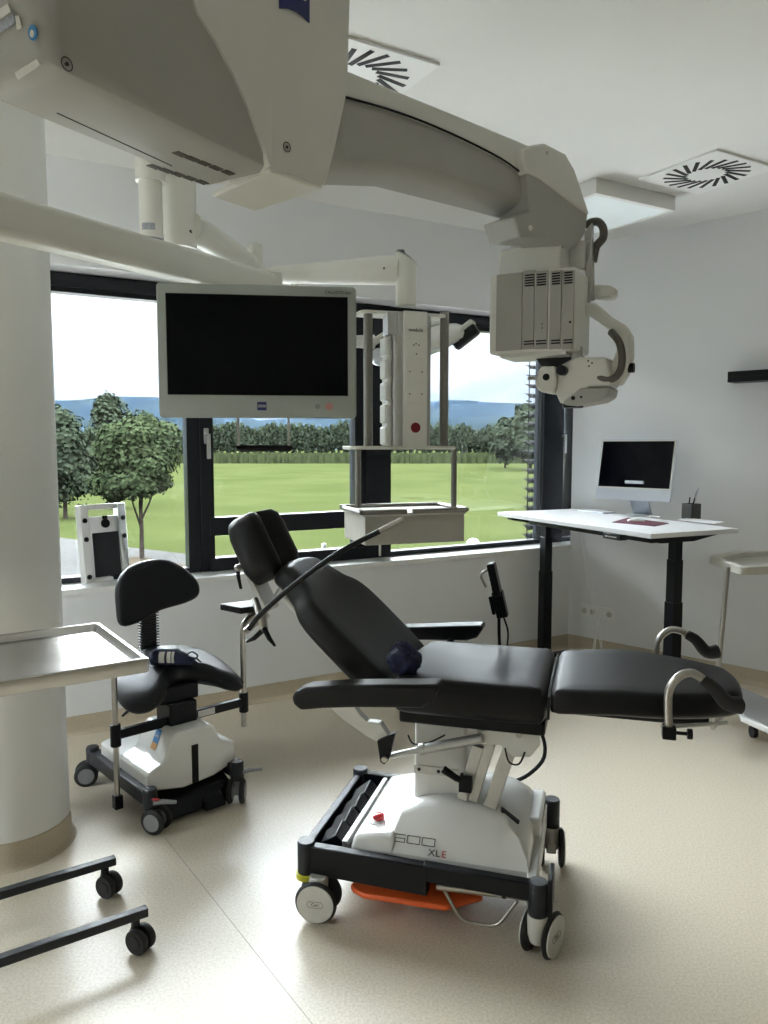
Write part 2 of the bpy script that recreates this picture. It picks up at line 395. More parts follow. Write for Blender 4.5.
# external venetian blind beside the last mullion
bl = empty('venetian_blind', K+WN*(TH_W+.16)+Vector((0, 0, HEAD)), 0, 'dark outdoor venetian blind lowered behind the narrow pane by the right wall', 'blind')
bl_t1 = t_r1-.035; mb = MB(); z = HEAD-.08
BM = bl.matrix_world.inverted()
bpy.context.view_layer.update(); BI = bl.matrix_world.inverted()
while z > SILL+.01:
    sec = []
    for t in (-.45, bl_t1):
        c = K+WD*t+WN*(TH_W+.16)
        sec.append([c-WN*.036+Vector((0, 0, z-.018)), c-WN*.012+Vector((0, 0, z+.002)), c+WN*.02+Vector((0, 0, z+.016)), c+WN*.036+Vector((0, 0, z+.018)), c+WN*.036+Vector((0, 0, z+.0165)), c+WN*.02+Vector((0, 0, z+.0145)), c-WN*.012+Vector((0, 0, z+.0005)), c-WN*.036+Vector((0, 0, z-.0195))])
    mb.loft([[BI @ p for p in s_] for s_ in sec]); z -= .072
build(mb, 'slats', 'blind', bl)
mb = MB(); c = K+WD*(bl_t1-.025)+WN*(TH_W+.16); mb.cyl(BI @ (c+Vector((0, 0, SILL))), BI @ (c+Vector((0, 0, HEAD))), .004, n=8); build(mb, 'guide_wire', 'blind', bl)
mb = MB(); wbox(mb, -.45, bl_t1, TH_W+.11, TH_W+.21, HEAD-.02, HEAD+.10); mb.bm.transform(BI); build(mb, 'head_box', 'blind', bl)

# ------------------------------------------------------------- ceiling fittings
CD, CN = WD, WN
CA = atan2(-WD.y, -WD.x)
def vent(cx_, cy_, label):
    root = empty('ceiling_vent', (cx_, cy_, H), CA, label, 'air vent', 'square swirl air vents in the ceiling')
    s = .235; build(MB().box(-s, s, -s, s, -.012, -.0005), 'face_plate', 'ventw', root, bev=.002)
    for k in range(20):
        a = 2*pi*k/20
        m = Matrix.Rotation(a, 4, 'Z') @ Matrix.Translation((.148, 0, 0)) @ Matrix.Rotation(radians(28), 4, 'Z')
        mb = MB().box(-.066, .066, -.0100, .0100, -.0135, -.011, m); build(mb, 'slot', 'slot', root, smooth=False)
    return root
vent(1.663, 4.11, 'square white swirl air vent in the ceiling at the right, fully visible')
vent(-.115, 3.05, 'square white swirl air vent in the ceiling partly hidden by the microscope boom')
# lamp panel on ceiling
lp = atz(675, 211, 2.82)
lm = frame(lp, WD, z=(0, 0, 1)); 
root = empty('ceiling_light', (lp.x, lp.y, H), 0, 'shallow square ceiling light panel with pale diffuser above the desk', 'ceiling light')
bpy.context.view_layer.update(); LI = Matrix.Translation((-lp.x, -lp.y, -H))
w_ = .62; ys = -1 if ysg < 0 else 1
def lbox(mb, a0, a1, b0, b1, z0, z1): 
    y0, y1 = sorted((b0*ysg, b1*ysg)); mb.box(a0, a1, y0, y1, z0, z1, LI @ lm)
mb = MB(); lbox(mb, 0, w_, 0, .03, 0, .08); lbox(mb, 0, w_, w_-.03, w_, 0, .08); lbox(mb, 0, .03, .03, w_-.03, 0, .08); lbox(mb, w_-.03, w_, .03, w_-.03, 0, .08); lbox(mb, 0, w_, 0, w_, .07, .0795)
build(mb, 'housing', 'ventw', root)
mb = MB(); lbox(mb, .03, w_-.03, .03, w_-.03, .006, .014); build(mb, 'diffuser', 'diffuser', root, smooth=False)

# ============================================================= OPERATING CHAIR
OA = atan2(-.272, .962); OO = Vector((.2067, 2.511, 0))
oc = empty('operating_chair', OO, OA, 'large black upholstered operating chair on white wheeled base marked 500 XLE', 'operating chair')
OU = Vector((.962, -.272, 0)); OV = Vector((.272, .962, 0))
def ov(x, y, v):     # pixel on the chair's long plane v -> local (u, v, z)
    q = OO+OV*v; p = onp(x, y, q, OV); d = p-OO; return Vector((d.dot(OU), v, p.z))
def oz(x, y, z): p = atz(x, y, z)-OO; return Vector((p.dot(OU), p.dot(OV), z))
XZ = frame((0, 0, 0), (1, 0, 0), z=(0, -1, 0))     # local x=u, y=z(up), z=-v
# --- seat pad
out = catmull([(-.125, -.20), (-.10, -.245), (.0, -.252), (.2, -.252), (.315, -.248), (.342, -.225), (.346, -.1), (.346, .1), (.342, .225), (.315, .248), (.2, .252), (0, .252), (-.10, .24), (-.13, .15), (-.135, 0)], 5, True)
mb = MB().pillow(out, .675, .785, .034, dfn=lambda q: Vector((q.x, q.y, q.z+(.006*(abs(q.y)/.25)**2 if q.z > .75 else 0)-.0*(q.x)))); build(mb, 'seat_cushion', 'leather', oc, ang=60)
mb = MB(); mb.prism([(-.11, -.20), (.34, -.20), (.34, .20), (-.11, .20)], (0, 0, .045), Matrix.Translation((0, 0, .632))); build(mb, 'seat_pan', 'black', oc, bev=.008)
mb = MB(); mb.tube([(.350, -.235, .70), (.352, -.24, .765), (.352, -.1, .778), (.352, .1, .778), (.352, .24, .765), (.350, .235, .70)], .0045, 8); build(mb, 'seam_piping', 'leather', oc)
# --- leg pad
out = catmull([(.357, -.215), (.38, -.243), (.50, -.252), (.62, -.25), (.74, -.215), (.83, -.17), (.885, -.12), (.90, -.03), (.90, .05), (.88, .13), (.83, .17), (.74, .215), (.62, .25), (.5, .252), (.38, .243), (.357, .215), (.353, .1), (.353, -.1)], 5, True)
mb = MB().pillow(out, .712, .788, .028, dfn=lambda q: Vector((q.x, q.y, q.z+.016*min(1, max(0, (q.x-.35)/.2))*(1-.55*max(0, (q.x-.6)/.3))-.0))); build(mb, 'leg_cushion', 'leather', oc, ang=60)
mb = MB().box(.35, .80, -.14, .14, .685, .722); build(mb, 'leg_pan', 'black', oc, bev=.01)
# --- back pad
Bo = Vector((-.115, 0, .745)); ax = Vector((-.73, 0, .683)).normalized()
BMx = frame(Bo, ax, (0, 1, 0))             # z points to the rear-down side
half = [(-.02, .15), (.0, .225), (.05, .252), (.27, .258), (.37, .235), (.43, .175), (.49, .145), (.535, .125), (.555, .07)]
out = catmull([(s_, -h) for s_, h in half]+[(.56, 0)]+[(s_, h) for s_, h in half[::-1]]+[(-.025, 0)], 4, True)
def backdef(q):
    z = q.z-.012*(q.y/.25)**2*(1 if q.z < .05 else .3)
    z += .045*max(0, (q.x-.42)/.2)**2          # top leans back
    return Vector((q.x, q.y, z))
mb = MB().pillow(out, .0, .085, .030, BMx, dfn=backdef); build(mb, 'back_cushion', 'leather', oc, ang=60)
mb = MB().box(.05, .48, -.16, .16, .082, .10, BMx); build(mb, 'back_plate', 'lgrey', oc, bev=.006)
# --- head pad: cradle with a channel
hb = Vector((-.572, 0, 1.060)); hax = Vector((-.46, 0, .89)).normalized(); HMx = frame(hb, hax, (0, 1, 0))
sec0 = [(-.115, -.02), (-.125, .02), (-.12, .07), (-.09, .10), (0, .11), (.09, .10), (.12, .07), (.125, .02), (.115, -.02), (.085, -.035), (.05, -.02), (.025, .015), (0, .022), (-.025, .015), (-.05, -.02), (-.085, -.035)]
sec0 = [(p.x, p.y) for p in catmull(sec0, 3, True)]
secs = []
for s_, k, dz in [(-.005, .55, .02), (.004, .78, .008), (.02, .92, .0), (.05, 1, 0), (.12, 1, 0), (.17, 1, -.002), (.205, .93, -.004), (.225, .80, -.002), (.235, .55, .006)]:
    secs.append([(s_, y*k, .035+(z-.035)*k+dz) for y, z in sec0])
mb = MB().loft(secs, HMx); build(mb, 'head_cushion', 'leather', oc, ang=60)
mb = MB(); mb.box(-.10, .10, -.05, .05, .105, .125, HMx); mb.cyl(HMx @ Vector((-.09, 0, .115)), BMx @ Vector((.52, 0, .12)), .012); build(mb, 'head_bracket', 'alu', oc, bev=.003)
# clamp lever beside the head
p0 = ov(247, 569, -.08); p1 = ov(238, 568, -.10); p2 = ov(241, 589, -.10)
mb = MB(); mb.cyl(ov(255, 563, -.06), p1, .012); mb.ico(p1, .014, 2); build(mb, 'clamp_pivot', 'steel', oc)
mb = MB(); mb.tube(catmull([p1, (p1+p2)/2+Vector((-.004, 0, .006)), p2], 4), [.008, .008, .0075, .007, .007, .0065, .006, .006, .005][:9], 8); build(mb, 'clamp_lever', 'black', oc)
# clamp group and bow at the shoulder
cpt = ov(258, 622, -.20)
mb = MB(); mb.cyl(ov(245, 632, -.21), ov(268, 614, -.16), .012); mb.cyl(ov(262, 612, -.20), ov(264, 630, -.20), .014); mb.cyl(ov(255, 600, -.12), ov(262, 622, -.20), .012); build(mb, 'clamp_block', 'steel', oc)
for a, b in (((262, 631), (246, 642)), ((264, 628), (275, 646))):
    mb = MB(); p, q = ov(*a, -.21), ov(*b, -.23); mb.tube([p, (p+q)/2+Vector((0, 0, -.006)), q], [.009, .008, .004], 8); build(mb, 'clamp_lever', 'black', oc)
path = catmull([ov(249, 629, -.24), ov(262, 613, -.25), ov(300, 580, -.26), ov(340, 552, -.26), ov(380, 531, -.255)], 6)
mb = MB(); mb.tube(path, .0085, 10); bow = build(mb, 'drape_bow', 'black', oc)
mb = MB(); a = ov(380, 531, -.255); b = ov(403, 519, -.25); mb.tube([a, b], .0088, 12); build(mb, 'bow_tip', 'steel', bow)
# --- armrests
def armrest(v, pts, w):
    poly = [ov(x, y, v-w/2 if v < 0 else v-w/2) for x, y in pts]
    mb = MB().prism(poly, (0, w, 0)); return build(mb, 'armrest', 'leather', oc, bev=.010, seg=3, ang=60)
armrest(-.375, [(294, 692), (305, 688), (345, 685.5), (439, 685), (438, 692), (432, 703), (421, 709), (360, 708), (322, 709), (300, 711), (293, 705), (291, 698)], .075)
armrest(.375, [(392, 628), (482, 625.5), (483, 629), (477, 638), (466, 641), (405, 640), (394, 637)], .075)
mb = MB(); mb.cyl((-.20, -.36, .74), (-.20, -.24, .715), .013); mb.cyl((-.05, .36, .77), (-.05, .24, .72), .013); build(mb, 'armrest_bracket', 'black', oc)
# --- surgeon hand rests at foot end
def foot_handle(v, tubepts, padpts, knob):
    path = [ov(x, y, v) for x, y in tubepts]
    h = build(MB().tube(catmull(path, 5), .0115, 12), 'hand_support_tube', 'steel', oc)
    a, b, c_, d_ = [ov(x, y, v) for x, y in padpts]
    path = catmull([a, b, c_, d_], 5); mb = MB(); secs = []; N = len(path)
    for i, p in enumerate(path):
        d = (path[min(i+1, N-1)]-path[max(i-1, 0)]).normalized(); up = Vector((0, 1, 0)).cross(d).normalized(); t = i/(N-1)
        hw = .016+.006*t; th = .015+.009*t; th = th*(.6 if i == 0 or i == N-1 else 1)
        secs.append([p+Vector((0, 1, 0))*hw*cos(2*pi*k/16)+up*(th*sin(2*pi*k/16)-.006*(t)*(cos(2*pi*k/16)**2)) for k in range(16)])
    mb.loft(secs); build(mb, 'hand_support_pad', 'rubber', h, ang=60)
    if knob:
        q = path[0]; b0 = ov(tubepts[0][0], tubepts[0][1], v)
        mb = MB().box(b0.x-.018, b0.x+.018, v-.02, v+.02, b0.z-.022, b0.z+.012); build(mb, 'rail_clamp', 'black', h, bev=.003)
        mb = MB(); mb.cyl((b0.x+.015, v, b0.z-.006), (b0.x+.05, v, b0.z-.006), .005); mb.cyl((b0.x+.047, v, b0.z-.006), (b0.x+.061, v, b0.z-.006), .015, n=10); build(mb, 'clamp_knob', 'black', h, bev=.002)
foot_handle(-.275, [(669, 730), (668, 705), (670, 688), (680, 676), (692, 673), (704, 680)], [(702, 679), (714, 688), (728, 703), (744, 706)], True)
foot_handle(.265, [(657, 668), (657, 650), (660, 638), (670, 630), (681, 631), (688, 636)], [(686, 634), (696, 640), (707, 652), (720, 651)], False)
mb = MB(); mb.cyl((.66, -.28, .725), (.84, -.19, .722), .006); mb.cyl((.66, .265, .725), (.84, .19, .722), .006); build(mb, 'side_rail', 'alu', oc)
# --- hinge plate, pivot fork, actuator and links
def pl_prism(pts, v, w, name, m_, bev=.002, parent=None):
    poly = [ov(x, y, v) for x, y in pts]; return build(MB().prism(poly, (0, w, 0)), name, m_, parent or oc, bev=bev)
pl_prism([(322, 700), (350, 700), (360, 715), (367, 722), (380, 723), (389, 737), (381, 744), (366, 736), (341, 718)], -.19, .03, 'hinge_plate', 'lgrey')
pl_prism([(377, 741), (395, 733), (391, 752), (388, 761), (384, 765), (380, 762)], -.205, .02, 'pivot_fork', 'black')
mb = MB(); mb.cyl(ov(384, 760, -.215), ov(384, 760, -.215)+Vector((0, .01, 0)), .009); build(mb, 'pivot_pin', 'steel', oc)
mb = MB(); mb.cyl(ov(386, 757, -.16), ov(426, 748, -.16), .010); mb.cyl(ov(424, 749, -.16), ov(482, 738, -.16), .016); mb.cyl(ov(420, 749.5, -.16), ov(425, 748.5, -.16), .0185); build(mb, 'tilt_actuator', 'alu', oc)
pl_prism([(478, 731), (540, 727), (540, 745), (530, 757), (512, 757), (500, 745), (478, 744)], -.15, .012, 'link_plate', 'lgrey')
pl_prism([(478, 731), (536, 727), (536, 742), (500, 745), (478, 744)], .13, .012, 'link_plate', 'lgrey')
for a, b, w in (((512, 742), (490, 806), .022), ((490, 745), (473, 800), .016), ((478, 748), (462, 798), .018)):
    p, q = ov(*a, -.13), ov(*b, -.12); d = (q-p).normalized(); m = frame(p, d, (0, 1, 0)); L = (q-p).length
    build(MB().box(-.01, L, -.012, .012, -w, w, m), 'lift_link', 'alu', oc, bev=.003)
mb = MB(); mb.cyl(ov(519, 735, -.165), ov(519, 735, -.165)+Vector((0, .02, 0)), .010); build(mb, 'pivot_pin', 'steel', oc)
# cables under the seat
mb = MB(); mb.tube(catmull([ov(408, 735, -.1), ov(414, 744, -.1), ov(430, 742, -.1), ov(445, 735, -.1)], 4), .003, 6); build(mb, 'under_seat_cable', 'black', oc); mb = MB(); mb.tube(catmull([ov(505, 748, -.16), ov(509, 762, -.16), ov(519, 764, -.16), ov(525, 752, -.16)], 4), .003, 6)
build(mb, 'under_seat_cable', 'black', oc)
mb = MB(); mb.tube(catmull([(.20, .19, .62), (.24, .24, .54), (.30, .25, .47), (.31, .24, .39), (.26, .22, .33), (.2, .2, .30)], 5), .007, 8); build(mb, 'hanging_cable', 'black', oc)
# lift column
mb = MB(); mb.box(-.088, .088, -.085, .11, .30, .60); col = build(mb, 'lift_column', 'lgrey', oc, bev=.012, seg=3)
mb = MB(); mb.box(-.075, .10, -.07, .10, .595, .635); build(mb, 'column_head', 'alu', oc, bev=.004)
mb = MB(); mb.box(-.088, .06, -.0885, -.086, .425, .452); build(mb, 'column_strip', 'alu', col, bev=.001)
mb = MB(); mb.cyl((-.07, -.090, .4385), (-.07, -.086, .4385), .006); mb.cyl((-.005, -.090, .4385), (-.005, -.086, .4385), .006); build(mb, 'strip_screws', 'dark', col)
mb = MB(); p0 = ov(443, 769, -.16); p1 = ov(456, 778, -.16); p2 = ov(466, 783, -.14)
mb.tube([p0, p1, p2], [.013, .011, .008], 10); mb.hexa([p2+Vector((a*.02, b*.02, c*.024)) for c in (-1, 1) for a, b in ((-1, -1), (1, -1), (1, 1), (-1, 1))]); build(mb, 'release_lever', 'black', oc, bev=.002)
mb = MB(); mb.box(-.01, .01, -.15, -.08, -.01, .01, Matrix.Translation((.085, 0, .40))); build(mb, 'lever_bracket', 'alu', oc)
# --- base frame
FLp, FRp, RRp, RLp = Vector((-.40, -.262, 0)), Vector((.335, -.295, 0)), Vector((.34, .25, 0)), Vector((-.40, .315, 0))
def rail(a, b, z0, z1, w, name='base_rail', m_='black', ins=0.):
    d = (b-a).normalized(); n = Vector((-d.y, d.x, 0)); m = frame(a, d, z=(0, 0, 1)); L = (b-a).length
    return build(MB().box(ins, L-ins, -w/2, w/2, z0, z1, m), name, m_, oc, bev=.004)
rail(FLp, FLp+(FRp-FLp)*.55, .135, .228, .035); rail(FLp+(FRp-FLp)*.53, FRp+Vector((.03, .0, 0)), .178, .232, .033)
rail(RLp, RRp, .15, .228, .035); rail(RLp+Vector((0, -.015, 0)), FLp, .155, .222, .03); rail(FRp+Vector((-.022, .03, 0)), RRp+Vector((-.03, -.02, 0)), .14, .225, .03, 'side_cover', 'lgrey')
mb = MB().box(FRp.x+.028, FRp.x+.042, FRp.y-.02, FRp.y+.08, .14, .255); build(mb, 'end_plate', 'black', oc, bev=.003)
for q in (FLp, FRp, RRp, RLp):
    b = build(MB().lathe([(.0, .13), (.026, .13), (.0285, .135), (.0285, .232), (.026, .237), (0, .237)], 24, Matrix.Translation(q)), 'corner_post', 'dark', oc)
# casters
def chair_caster(q, yaw, off, text_on=True):
    r = .068; w = .018; m = Matrix.Translation(q) @ Matrix.Rotation(yaw, 4, 'Z')
    mb = MB(); mb.lathe([(.0, .14), (.028, .14), (.031, .125), (.029, .075), (.022, .05), (0, .05)], 20, m)
    mb.box(-.005, off+.01, -.017, .017, .045, .085, m)
    c = build(mb, 'caster', 'disc', oc, bev=.004)
    for sg in (-1, 1):
        mw = m @ Matrix.Translation((off, sg*.034, r)) @ Matrix.Rotation(pi/2, 4, 'X')
        k = -sg
        mb = MB().lathe([(0, -w/2), (r-.010, -w/2), (r-.002, -w/2+.005), (r, 0), (r-.002, w/2-.005), (r-.010, w/2), (0, w/2)], 36, mw); wh = build(mb, 'wheel', 'rubber', c)
        z0, z1 = (w/2-.001, w/2+.0035) if k > 0 else (-w/2-.0035, -w/2+.001)
        mb = MB().lathe([(0, z0), (r-.009, z0), (r-.009, z1), (0, z1)] if k > 0 else [(0, z0), (r-.009, z0), (r-.009, z1), (0, z1)], 36, mw)
        build(mb, 'wheel_disc', 'disc', wh if False else c)
        if text_on:
            zt = z1+.0004 if k > 0 else z0-.0004
            mt = mw @ Matrix.Translation((0, 0, zt)) @ (Matrix.Identity(4) if k > 0 else Matrix.Rotation(pi, 4, 'Y')) @ Matrix.Rotation(radians(0), 4, 'Z')
            text('caster_lettering', 'Carl', .014, mt, 'ink', c)
            out = []
            for i in range(24):
                a = 2*pi*i/24; out.append(Vector((.016*(1 if cos(a) > 0 else -1)+.010*cos(a), .010*sin(a), 0)))
            out.append(out[0]); mb = MB().tube([mt @ p for p in out], .0006, 5); build(mb, 'disc_outline', 'ink', c)
chair_caster(FLp+Vector((.050, -.022, 0)), radians(5), -.0); chair_caster(FRp, radians(68), .03-.0); chair_caster(RRp, radians(-84), .02, False); chair_caster(RLp, radians(20), .02, False)
mb = MB().lathe([(.029, .115), (.0335, .115), (.0335, .132), (.029, .132)], 24, Matrix.Translation(FLp)); build(mb, 'yellow_band', 'yellow', oc)
# --- white covers
mb = MB(); L0, L1 = -.262, -.06
poly = [(L0, -.240), (L1, -.240), (L1, .24), (L0+.02, .24)]
mb.hexa([(L0, -.243, .205), (-.112, -.243, .215), (-.112, .24, .215), (L0, .24, .205), (L0+.01, -.225, .258), (-.118, -.222, .278), (-.118, .225, .30), (L0+.01, .225, .262)])
build(mb, 'control_cover', 'wht', oc, bev=.014, seg=4)
secs = []
def hood(u):
    ks = [(-.135, .262), (-.11, .325), (-.05, .352), (.05, .368), (.15, .366), (.215, .350), (.265, .312), (.295, .262), (.302, .232)]
    for (a, x), (b, y) in zip(ks, ks[1:]):
        if a <= u <= b: t = (u-a)/(b-a); return x+(y-x)*t
    return .23
for u in [-.135, -.128, -.11, -.08, -.05, 0, .05, .1, .15, .18, .215, .24, .265, .28, .295, .302]:
    h = hood(u); hb_ = .225; wv = .238; tv = .238-(h-hb_)*.75
    sec = [(u, -wv, hb_-.02), (u, -wv, hb_), (u, -tv-.012, h-.012), (u, -tv+.012, h), (u, -.05, h+.004), (u, .05, h+.004), (u, tv-.012, h), (u, tv+.012, h-.012), (u, wv, hb_), (u, wv, hb_-.02)]
    secs.append(sec)
build(MB().loft(secs), 'base_hood', 'wht', oc, bev=.0, ang=32)
mb = MB().box(.215, .262, -.10, -.085, .338, .342, Matrix.Rotation(0, 4, 'Y')); 
sl = MB(); sl.hexa([(.205, -.135, .350), (.255, -.135, .316), (.255, -.115, .320), (.205, -.115, .354), (.205, -.135, .361), (.262, -.135, .322), (.262, -.115, .322), (.205, -.115, .361)]); build(sl, 'hood_slot', 'slot', oc)
mb = MB().box(.27, .322, -.02, .215, .15, .285); build(mb, 'rear_cover', 'wht', oc, bev=.012, seg=3)
# red emergency button and its dish
bp_ = Vector((-.195, -.135, .268))
mb = MB().lathe([(0, -.004), (.030, -.004), (.033, .002), (.030, .004), (0, .003)], 28, Matrix.Translation(bp_)); build(mb, 'button_dish', 'lgrey', oc)
mb = MB().lathe([(0, .0), (.011, .0), (.011, .008), (.0185, .009), (.0195, .014), (.0185, .021), (.014, .024), (0, .0245)], 28, Matrix.Translation(bp_)); build(mb, 'emergency_button', 'red', oc)
mb = MB().lathe([(0, .0), (.012, .0), (.012, .004), (0, .005)], 20, Matrix.Translation((-.20, .03, .272))); build(mb, 'indicator', 'steel', oc)
# 500 XLE lettering on sloped hood side
u0 = -.135
def hm(u, z, dv=.0015):
    # the hood's near side leans; find its plane
    a = Vector((0, -.238, .225)); n = Vector((0, -.8, .6)); tz = Vector((0, .75, 1)).normalized()
    return frame((u, -.238+(z-.225)*.75-dv, z), (1, 0, 0), tz)
def box_digits():
    mb = MB(); mm = hm(-.058, .262, .0035); t = .0022; w, h, g = .040, .022, .008
    def seg(x0, y0, x1, y1):
        mb.box(min(x0, x1)-t/2, max(x0, x1)+t/2, min(y0, y1)-t/2, max(y0, y1)+t/2, -.0003, .0006, mm)
    x = -(3*w+2*g)/2
    for i, d in enumerate('500'):
        a, b = x, x+w
        if d == '5':
            seg(a, h/2, b, h/2); seg(a, 0, a, h/2); seg(a, 0, b, 0); seg(b, -h/2, b, 0); seg(a, -h/2, b, -h/2)
        else:
            seg(a, h/2, b, h/2); seg(a, -h/2, b, -h/2); seg(a, -h/2, a, h/2); seg(b, -h/2, b, h/2)
        x += w+g
    build(mb, 'lettering', 'ink', oc, smooth=False)
box_digits()
mm = hm(.012, .238, .0035); text('lettering', 'XL', .028, mm, 'ink', oc, sx=1.15); mm = hm(.043, .238, .0035); text('lettering', 'E', .028, mm, 'redink', oc, sx=1.15)
# pedals at the head end
for i, v in enumerate((-.17, -.07, .04, .15)):
    m = Matrix.Translation((-.335, v, .215)) @ Matrix.Rotation(radians(-28), 4, 'Y') @ Matrix.Rotation(radians(8), 4, 'X')
    mb = MB(); mb.hexa([(-.035, -.045, -.02), (.045, -.045, -.03), (.045, .045, -.03), (-.035, .045, -.02), (-.04, -.035, .012), (.03, -.045, .022), (.03, .045, .022), (-.04, .035, .012)], m)
    build(mb, 'foot_pedal', 'black', oc, bev=.004)
mb = MB().box(-.385, -.27, -.23, .27, .165, .185); build(mb, 'pedal_tray', 'black', oc, bev=.003)
mb = MB().box(-.29, -.272, -.23, .26, .18, .235); build(mb, 'pedal_divider', 'alu', oc, bev=.003)
# underside
mb = MB().prism([(-.24, -.27), (-.255, -.25), (-.2, .1), (.1, .1), (.16, -.20), (.06, -.285), (-.2, -.29)], (0, 0, .018), Matrix.Translation((0, 0, .088))); build(mb, 'orange_tray', 'orange', oc, bev=.006, seg=3)
mb = MB().box(-.07, .07, -.16, .06, .018, .092); build(mb, 'battery_box', 'black', oc, bev=.004)
mb = MB().box(-.30, .30, -.10, .14, .10, .21); build(mb, 'chassis', 'black', oc, bev=.01)
p, q = ov(437, 886, -.275), ov(531, 897, -.285)
mb = MB().cyl(p, q, .012, n=16); build(mb, 'linkage_tube', 'steel', oc)
mb = MB(); d = (q-p).normalized(); mb.cyl(p+d*.20, p+d*.212, .0135); build(mb, 'linkage_collar', 'black', oc)
mb = MB(); mb.tube(rounded_path([ov(443, 888, -.275), ov(461, 921, -.275), ov(497, 927, -.28), ov(517, 901, -.285)], .03), .0055, 10); build(mb, 'brake_loop', 'steel', oc)
# handset holder on far side
mb = MB(); a, b = ov(499, 618, .31), ov(502, 665, .31); mb.tube(catmull([a, (a+b)/2+Vector((-.004, 0, 0)), b, Vector((.16, .28, .66))], 4), .006, 8); mb.tube(catmull([ov(504, 618, .31), ov(508, 632, .32), ov(507, 650, .31), Vector((.17, .28, .66))], 4), .0035, 8); build(mb, 'handset_stalk', 'black', oc)
a, b = ov(491, 563, .31), ov(503, 617, .31); d = (b-a).normalized(); m = frame(a, d, (0, 1, 0)); L = (b-a).length
hs = build(MB().box(0, L*.60, -.030, .030, -.014, .014, m), 'remote_handset', 'black', oc, bev=.006, seg=3)
mb = MB().box(L*.52, L, -.022, .022, -.02, .02, m); mb.box(L*.58, L*.92, -.02, .02, -.034, -.022, m); build(mb, 'handset_cradle', 'black', hs, bev=.004)
mb = MB()
for k in range(5): mb.box(L*.08+k*L*.09, L*.13+k*L*.09, -.018, .018, -.0155, -.013, m); 
build(mb, 'handset_keys', 'dark', hs)
mb = MB(); mb.tube(catmull([ov(491, 569, .31), ov(484, 572, .31), ov(481, 576, .31), ov(484, 583, .31), ov(486, 587, .31)], 4), .005, 8); build(mb, 'handset_hook', 'steel', hs)

# navy bag on the op chair
def bag(name, loc, rz, sc, label, seedv):
    root = empty(name, loc, rz, label, 'cloth bag', 'navy drawstring bags')
    mb = MB(); mb.ico((0, 0, sc[2]), 1, 4, scale=sc, disp=.28, seed=seedv)
    for v in mb.bm.verts:
        v.co += Vector((1, 1, 1))*.06*min(sc)*noise.noise(v.co*45)
        if v.co.z < .0: v.co.z = .0
    build(mb, 'pouch', 'navy', root, ang=80)
    return root
z0 = .788; p = OO+OU*(-.102)+OV*(-.165)
bg = bag('drawstring_bag', (p.x, p.y, .775), OA, (.052, .05, .046), 'crumpled navy cloth bag tucked where seat meets backrest of operating chair', 3)
mb = MB()
for k in range(7):
    a = k*.9; rr = .04; mb.tube(catmull([(.0+rr*cos(a), -.02+rr*sin(a)*.7, .085), (.02*cos(a+1), -.03+.02*sin(a+1), .108), (rr*cos(a+2), -.02+rr*.7*sin(a+2), .088)], 4), .0035, 6)
build(mb, 'gathered_folds', 'navy', bg)

# ============================================================= SURGEON STOOL
SA = atan2(.673, .74); SO = Vector((-.945, 3.2, 0)); SR = Vector((.74, .673, 0)).normalized(); SB = Vector((-SR.y, SR.x, 0))
sl_ = empty('surgeon_stool', SO, SA, 'black saddle stool with backrest on white wheeled base beside the column', 'stool')
def sv(x, y, b):      # pixel on plane local y=b
    q = SO+SB*b; p = onp(x, y, q, SB); d = p-SO; return Vector((d.dot(SR), b, p.z))
S = sl_
for x in (-.185, .205):
    build(MB().box(x-.022, x+.022, -.27, .32, .10, .155), 'side_rail', 'dark', S, bev=.004)
build(MB().box(-.18, .20, .26, .31, .10, .15), 'rear_rail', 'dark', S, bev=.004)
build(MB().box(-.18, .20, -.16, .24, .085, .14), 'chassis', 'black', S, bev=.01)
for x, y in ((-.185, -.255), (.205, -.255), (-.185, .31), (.205, .31)):
    build(MB().lathe([(0, .09), (.028, .09), (.028, .163), (.024, .17), (0, .17)], 20, Matrix.Translation((x, y, 0))), 'corner_post', 'dark', S)
def stool_caster(x, y, yaw):
    m = Matrix.Translation((x, y, 0)) @ Matrix.Rotation(yaw, 4, 'Z'); r = .05
    mb = MB(); mb.lathe([(0, .095), (.022, .095), (.024, .08), (.018, .05), (0, .045)], 18, m); mb.box(-.006, .04, -.010, .010, .035, .075, m); c = build(mb, 'caster', 'gdisc', S, bev=.003)
    for sg in (-1, 1):
        mw = m @ Matrix.Translation((.028, sg*.026, r)) @ Matrix.Rotation(pi/2, 4, 'X'); w = .022
        build(MB().lathe([(0, -w/2), (r-.008, -w/2), (r, -w/2+.006), (r, w/2-.006), (r-.008, w/2), (0, w/2)], 28, mw), 'wheel', 'rubber', c)
        build(MB().lathe([(0, -w/2-.002), (r*.68, -w/2-.002), (r*.7, 0), (r*.68, w/2+.002), (0, w/2+.002)], 28, mw), 'hub_disc', 'gdisc', c)
stool_caster(-.185, -.255, radians(-60)); stool_caster(.205, -.255, radians(-130)); stool_caster(-.185, .31, radians(155)); stool_caster(.205, .31, radians(30))
# cover
tower = [(-.175, .14), (-.175, .205), (-.105, .235), (-.062, .332), (-.045, .342), (.112, .342), (.125, .33), (.152, .262), (.225, .235), (.225, .15), (.12, .115), (-.02, .105), (-.12, .125)]
mb = MB().prism([(x, -.215, z) for x, z in tower], (0, .26, 0)); cv = build(mb, 'base_cover', 'wht', S, bev=.012, seg=3)
low = [(-.175, .14), (-.175, .205), (-.10, .225), (.14, .25), (.225, .225), (.225, .15)]
build(MB().prism([(x, .03, z) for x, z in low], (0, .22, 0)), 'rear_cover', 'wht', S, bev=.012, seg=3)
build(MB().box(.018, .046, -.219, -.214, .115, .275), 'cover_slot', 'slot', cv)
